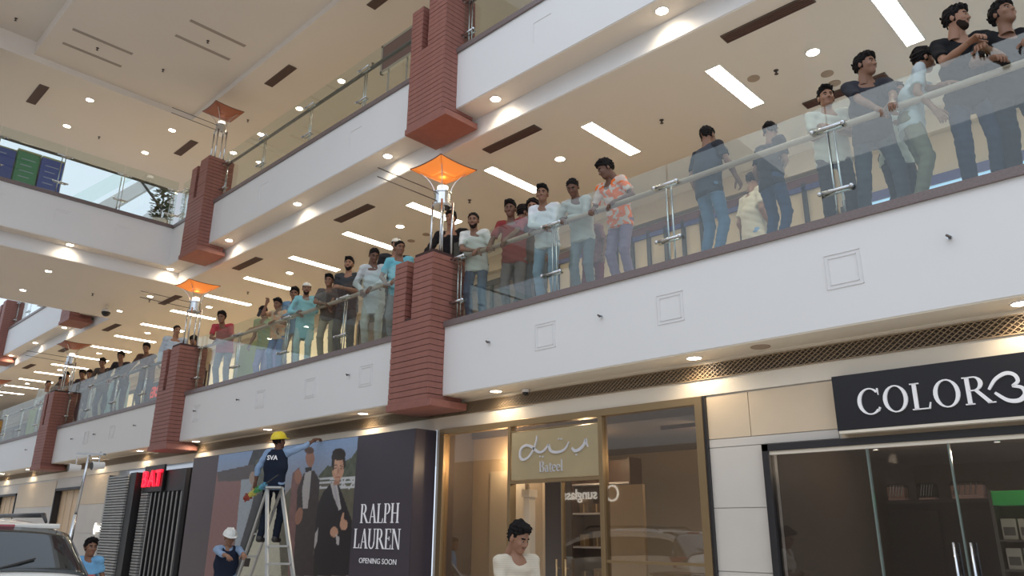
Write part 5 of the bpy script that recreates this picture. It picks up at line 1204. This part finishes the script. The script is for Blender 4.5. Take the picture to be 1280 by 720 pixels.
# front side rails (towards the camera right), rear legs to the left
def ground(P_, Q_): d = Q_-P_; return P_+d*(-P_.z/d.z)
fr_t = [onY(334, 611, 6.12), onY(352, 611, 6.30)]; topz = fr_t[0].z; fr_t[1].z = topz
fr_b = [ground(fr_t[0], onY(333.5, 716, 5.72)), ground(fr_t[1], onY(366, 716, 5.95))]
rl_b = [ground(fr_t[0], onY(306, 695, 6.36)), ground(fr_t[1], onY(322, 695, 6.52))]
for a, b_ in zip(fr_t, fr_b): lb(a, b_, .075, .03, 'side_rail')
for a, b_ in zip(fr_t, rl_b): lb(a, b_, .05, .025, 'rear_leg')
for z in (.30, .60, .90, 1.16, 1.42-.03, 1.68, 1.95):
    k = 1-z/topz
    if z > 1.45: continue
    a = fr_t[0].lerp(fr_b[0], k); b_ = fr_t[1].lerp(fr_b[1], k); rel(MB().bar(a, b_, .11, .025, (0, 0, 1)), LL).build('step', 'ladder_alu', lad)
for z in (.35, .80, 1.20, 1.55):
    k = 1-z/topz; lb(rl_b[0].lerp(fr_t[0], 1-k), rl_b[1].lerp(fr_t[1], 1-k), .03, .02, 'brace')
rel(MB().bar(fr_t[0]+Vector((-.02, 0, .02)), fr_t[1]+Vector((.02, 0, .02)), .20, .03, (0, 0, 1)), LL).build('top_cap', 'ladder_alu', lad, bevel=.005)
# dusting mop held out over the ladder
mat('mop_red', (.35, .07, .05), .9); mat('mop_yellow', (.55, .50, .12), .9); mat('mop_green', (.08, .30, .12), .9); mat('mop_blue', (.12, .35, .50), .9)
p0 = onY(307, 623, 6.1); p1 = onY(332, 605, 6.1)
t = empty('feather_duster', p0, 'red yellow green and blue fluffy duster beside the top of the ladder', 'duster'); D = p1-p0
for i, m_ in enumerate(('mop_red', 'mop_yellow', 'mop_green', 'mop_blue')):
    g = MB(); rr = random.Random(i)
    for k in range(90):
        c_ = D*(i+rr.random())/4; a = Vector((rr.gauss(0, 1), rr.gauss(0, 1), rr.gauss(0, 1))).normalized(); e = c_+a*rr.uniform(.05, .085)*(1-.12*i)
        s_ = a.orthogonal().normalized()*.010; g.add([c_-s_, c_+s_, e+s_*.4, e-s_*.4], [(0, 1, 2, 3)])
    g.tube(D*i/4, D*(i+1)/4, .045-.005*i, .042-.005*i, n=10); g.build('fluff', m_, t)
MB().tube(D, D*1.6, .01).build('handle', 'black', t)

# ---------------------------------------------------------------- twin floodlight stand beside the car
p_t = onY(112, 567, 5.2); p_b = onY(86, 680, 5.2); dr = (p_b-p_t); pb0 = p_t+dr*((0-p_t.z)/dr.z)
t = empty('floodlight_stand', pb0, 'tall steel stand with two round floodlights on a crossbar at the left', 'lamp')
loc = tuple(pb0); L0 = Vector(loc)
top = p_t-L0
MB().tube((0, 0, 0), top*.62, .035, n=12).tube(top*.6, top, .026, n=12).build('pole', 'steel', t, smooth=True)
MB().lathe([(.25, 0), (.25, .03), (.06, .06), (.04, .12)], n=18).build('base', 'dark_steel', t)
ax = Vector((.84, -.45, 0)).normalized()
xl = (onY(97, 567, 5.2)-L0); xr = (onY(131, 568, 5.2)-L0)
MB().bar(xl, xr, .05, .035).build('crossbar', 'steel', t)
for (u, v) in ((94, 585), (123, 582)):
    c_ = onY(u, v, 5.2)-L0; d = Vector((.45, -.75, -.32)).normalized() if u > 100 else Vector((.55, -.65, -.3)).normalized()
    d = Vector((.05, -1, -.12)).normalized() if u > 100 else Vector((-.1, -1, .0)).normalized()
    h = MB().tube(c_-d*.10, c_+d*.10, .065, .08, n=18).tube(c_+d*.10, c_+d*.12, .085, .085, n=18); ho = h.build('lamp_head', 'white_paint', t, smooth=False)
    MB().tube(c_+d*.121, c_+d*.124, .075, .075, n=18).build('reflector', 'black', ho)
    MB().tube((c_.x, c_.y, top.z), c_, .012).build('yoke', 'steel', t)

# ---------------------------------------------------------------- white car, tail towards the camera
mat('car_white', (.62, .60, .56), .25, coat=.6); mat('tail_red', (.30, .012, .02), .2, coat=.8); mat('tyre', (.02, .02, .02), .8); mat('car_black', (.02, .02, .022), .4); mat('car_inner', (.06, .055, .05), .8)
car = empty('car', (-9.65, 1.75, 0), 'white hatchback car with its rear window towards us at the lower left corner', 'car')
# stations along the car: x (towards the nose negative), half widths and heights
S_ = [(2.12, .78, .30, .95, .80, .74, .98, .0), (2.16, .84, .28, .98, .84, .80, 1.06, .0)]
secs = []  # x, z_low, w_low, z_belt, w_belt, z_roof, w_roof
for x, zl, wl, zb, wb, zr, wr in ((2.15, .38, .72, .85, .80, .95, .70), (2.18, .32, .80, 1.00, .86, 1.12, .76), (2.05, .28, .85, 1.10, .88, 1.24, .76), (1.92, .26, .87, 1.14, .885, 1.38, .71), (1.72, .25, .875, 1.16, .885, 1.58, .655), (1.50, .25, .88, 1.16, .885, 1.645, .62), (1.0, .25, .88, 1.14, .885, 1.68, .61), (.3, .25, .88, 1.10, .885, 1.685, .61), (-.4, .25, .88, 1.06, .885, 1.64, .61), (-.9, .25, .88, 1.02, .88, 1.42, .66), (-1.3, .26, .88, .98, .87, 1.10, .74), (-1.8, .27, .87, .86, .84, .96, .70), (-2.1, .30, .80, .74, .78, .84, .62), (-2.2, .36, .70, .60, .68, .68, .54)):
    ring = []
    half = [(0, zl), (wl*.9, zl), (wl, zl+.12), (wb, (zl+zb)/2+.05), (wb, zb-.02), (wb-.03, zb), (wr+.03, zr-.06 if zr-zb > .15 else (zb+zr)/2), (wr-.03, zr-.01), (wr*.55, zr+.02), (0, zr+.03)]
    for y_, z_ in half: ring.append((x, y_, z_))
    for y_, z_ in half[-2:0:-1]: ring.append((x, -y_, z_))
    secs.append(ring)
n = len(secs[0]); g = MB(); vs_ = [p for r in secs for p in r]; fs = []; mi = []
for j in range(len(secs)-1):
    for i in range(n):
        fs.append((j*n+i, j*n+(i+1) % n, (j+1)*n+(i+1) % n, (j+1)*n+i))
        side = i in (5, n-7) or i == n-6
        mi.append(1 if (i in (5, 12) and 3 <= j <= 8) else 0)
g.v = vs_; g.f = fs; g.m = mi; g.add(secs[0], [tuple(range(n))], 0); g.add(secs[-1], [tuple(range(n))[::-1]], 0)
bo = g.build('body', ['car_white', 'car_black'], car, smooth=True)
sm = bo.modifiers.new('smooth', 'SUBSURF'); sm.levels = 2; sm.render_levels = 2
# rear window lying on the sloping tail
mat('rear_glass', (.02, .024, .025), .04, coat=1.0)
g = MB(); jj = range(2, 5); ids = list(range(5, 14))
def outw(p): v_ = Vector((p[0]-1.0, p[1]*1.2, (p[2]-1.0)*1.0)); v_.normalize(); return (p[0]+v_.x*.022, p[1]+v_.y*.012, p[2]+v_.z*.022)
g.add([outw(secs[j][i]) for j in jj for i in ids], [(a*len(ids)+b, a*len(ids)+b+1, (a+1)*len(ids)+b+1, (a+1)*len(ids)+b) for a in range(2) for b in range(len(ids)-1)])
ro = g.build('rear_window', 'rear_glass', car, smooth=True); so = ro.modifiers.new('sub', 'SUBSURF'); so.levels = 2; so.render_levels = 2; so = ro.modifiers.new('t', 'SOLIDIFY'); so.thickness = .01
MB().box(1.42, -.60, 1.625, 1.66, .60, 1.645).box(1.62, -.58, 1.60, 1.72, .58, 1.64).build('spoiler', 'car_white', car, bevel=.02)
MB().box(1.715, -.22, 1.61, 1.73, .22, 1.635).build('brake_light', 'tail_red', car, bevel=.004)
for s_ in (-1, 1):
    MB().tube((1.2, s_*.57, 1.725), (-.3, s_*.57, 1.73), .022, n=10).tube((1.2, s_*.57, 1.73), (1.32, s_*.57, 1.66), .022, .012, n=10).tube((-.3, s_*.57, 1.73), (-.42, s_*.57, 1.66), .022, .012, n=10).build('roof_rail', 'car_black', car, smooth=True)
    g = MB(); pts = [(2.06, .50, 1.20), (2.02, .83, 1.22), (1.80, .895, 1.20), (1.84, .90, 1.03), (2.10, .87, 1.00), (2.19, .55, 1.06)]
    g.add([(x, s_*y_, z) for x, y_, z in pts]+[(x-.12, s_*(y_-.06), z) for x, y_, z in pts], [tuple(range(6)), tuple(range(6, 12))]+[(i, 6+i, 6+(i+1) % 6, (i+1) % 6) for i in range(6)]); g.build('tail_light', 'tail_red', car, bevel=.01)
    MB().box(-.62, s_*.88-.0, 1.02, -.46, s_*1.06, 1.16).build('mirror', 'car_white', car, bevel=.03)
MB().box(2.16, -.72, .34, 2.24, .72, .52).build('bumper', 'car_black', car, bevel=.02); MB().box(2.19, -.26, .68, 2.205, .26, .80).build('number_plate', 'white_paint', car)
MB().tube((2.10, 0, 1.27), (2.0, .35, 1.36), .008).build('wiper', 'car_black', car)
for x in (1.38, -1.42):
    for s_ in (-1, 1):
        w_ = MB().tube((x, s_*.70, .33), (x, s_*.89, .33), .33, n=28).build('wheel', 'tyre', car); MB().tube((x, s_*.885, .33), (x, s_*.897, .33), .21, .19, n=20).build('hub_cap', 'steel', w_)
pd = MB().lathe([(.16, 0), (.15, .03), (.08, .055), (.01, .06)], n=16).build('roof_fin', 'car_black', car, smooth=True); pd.location = (.9, 0, 1.70); pd.scale = (1.5, .8, 1.0)
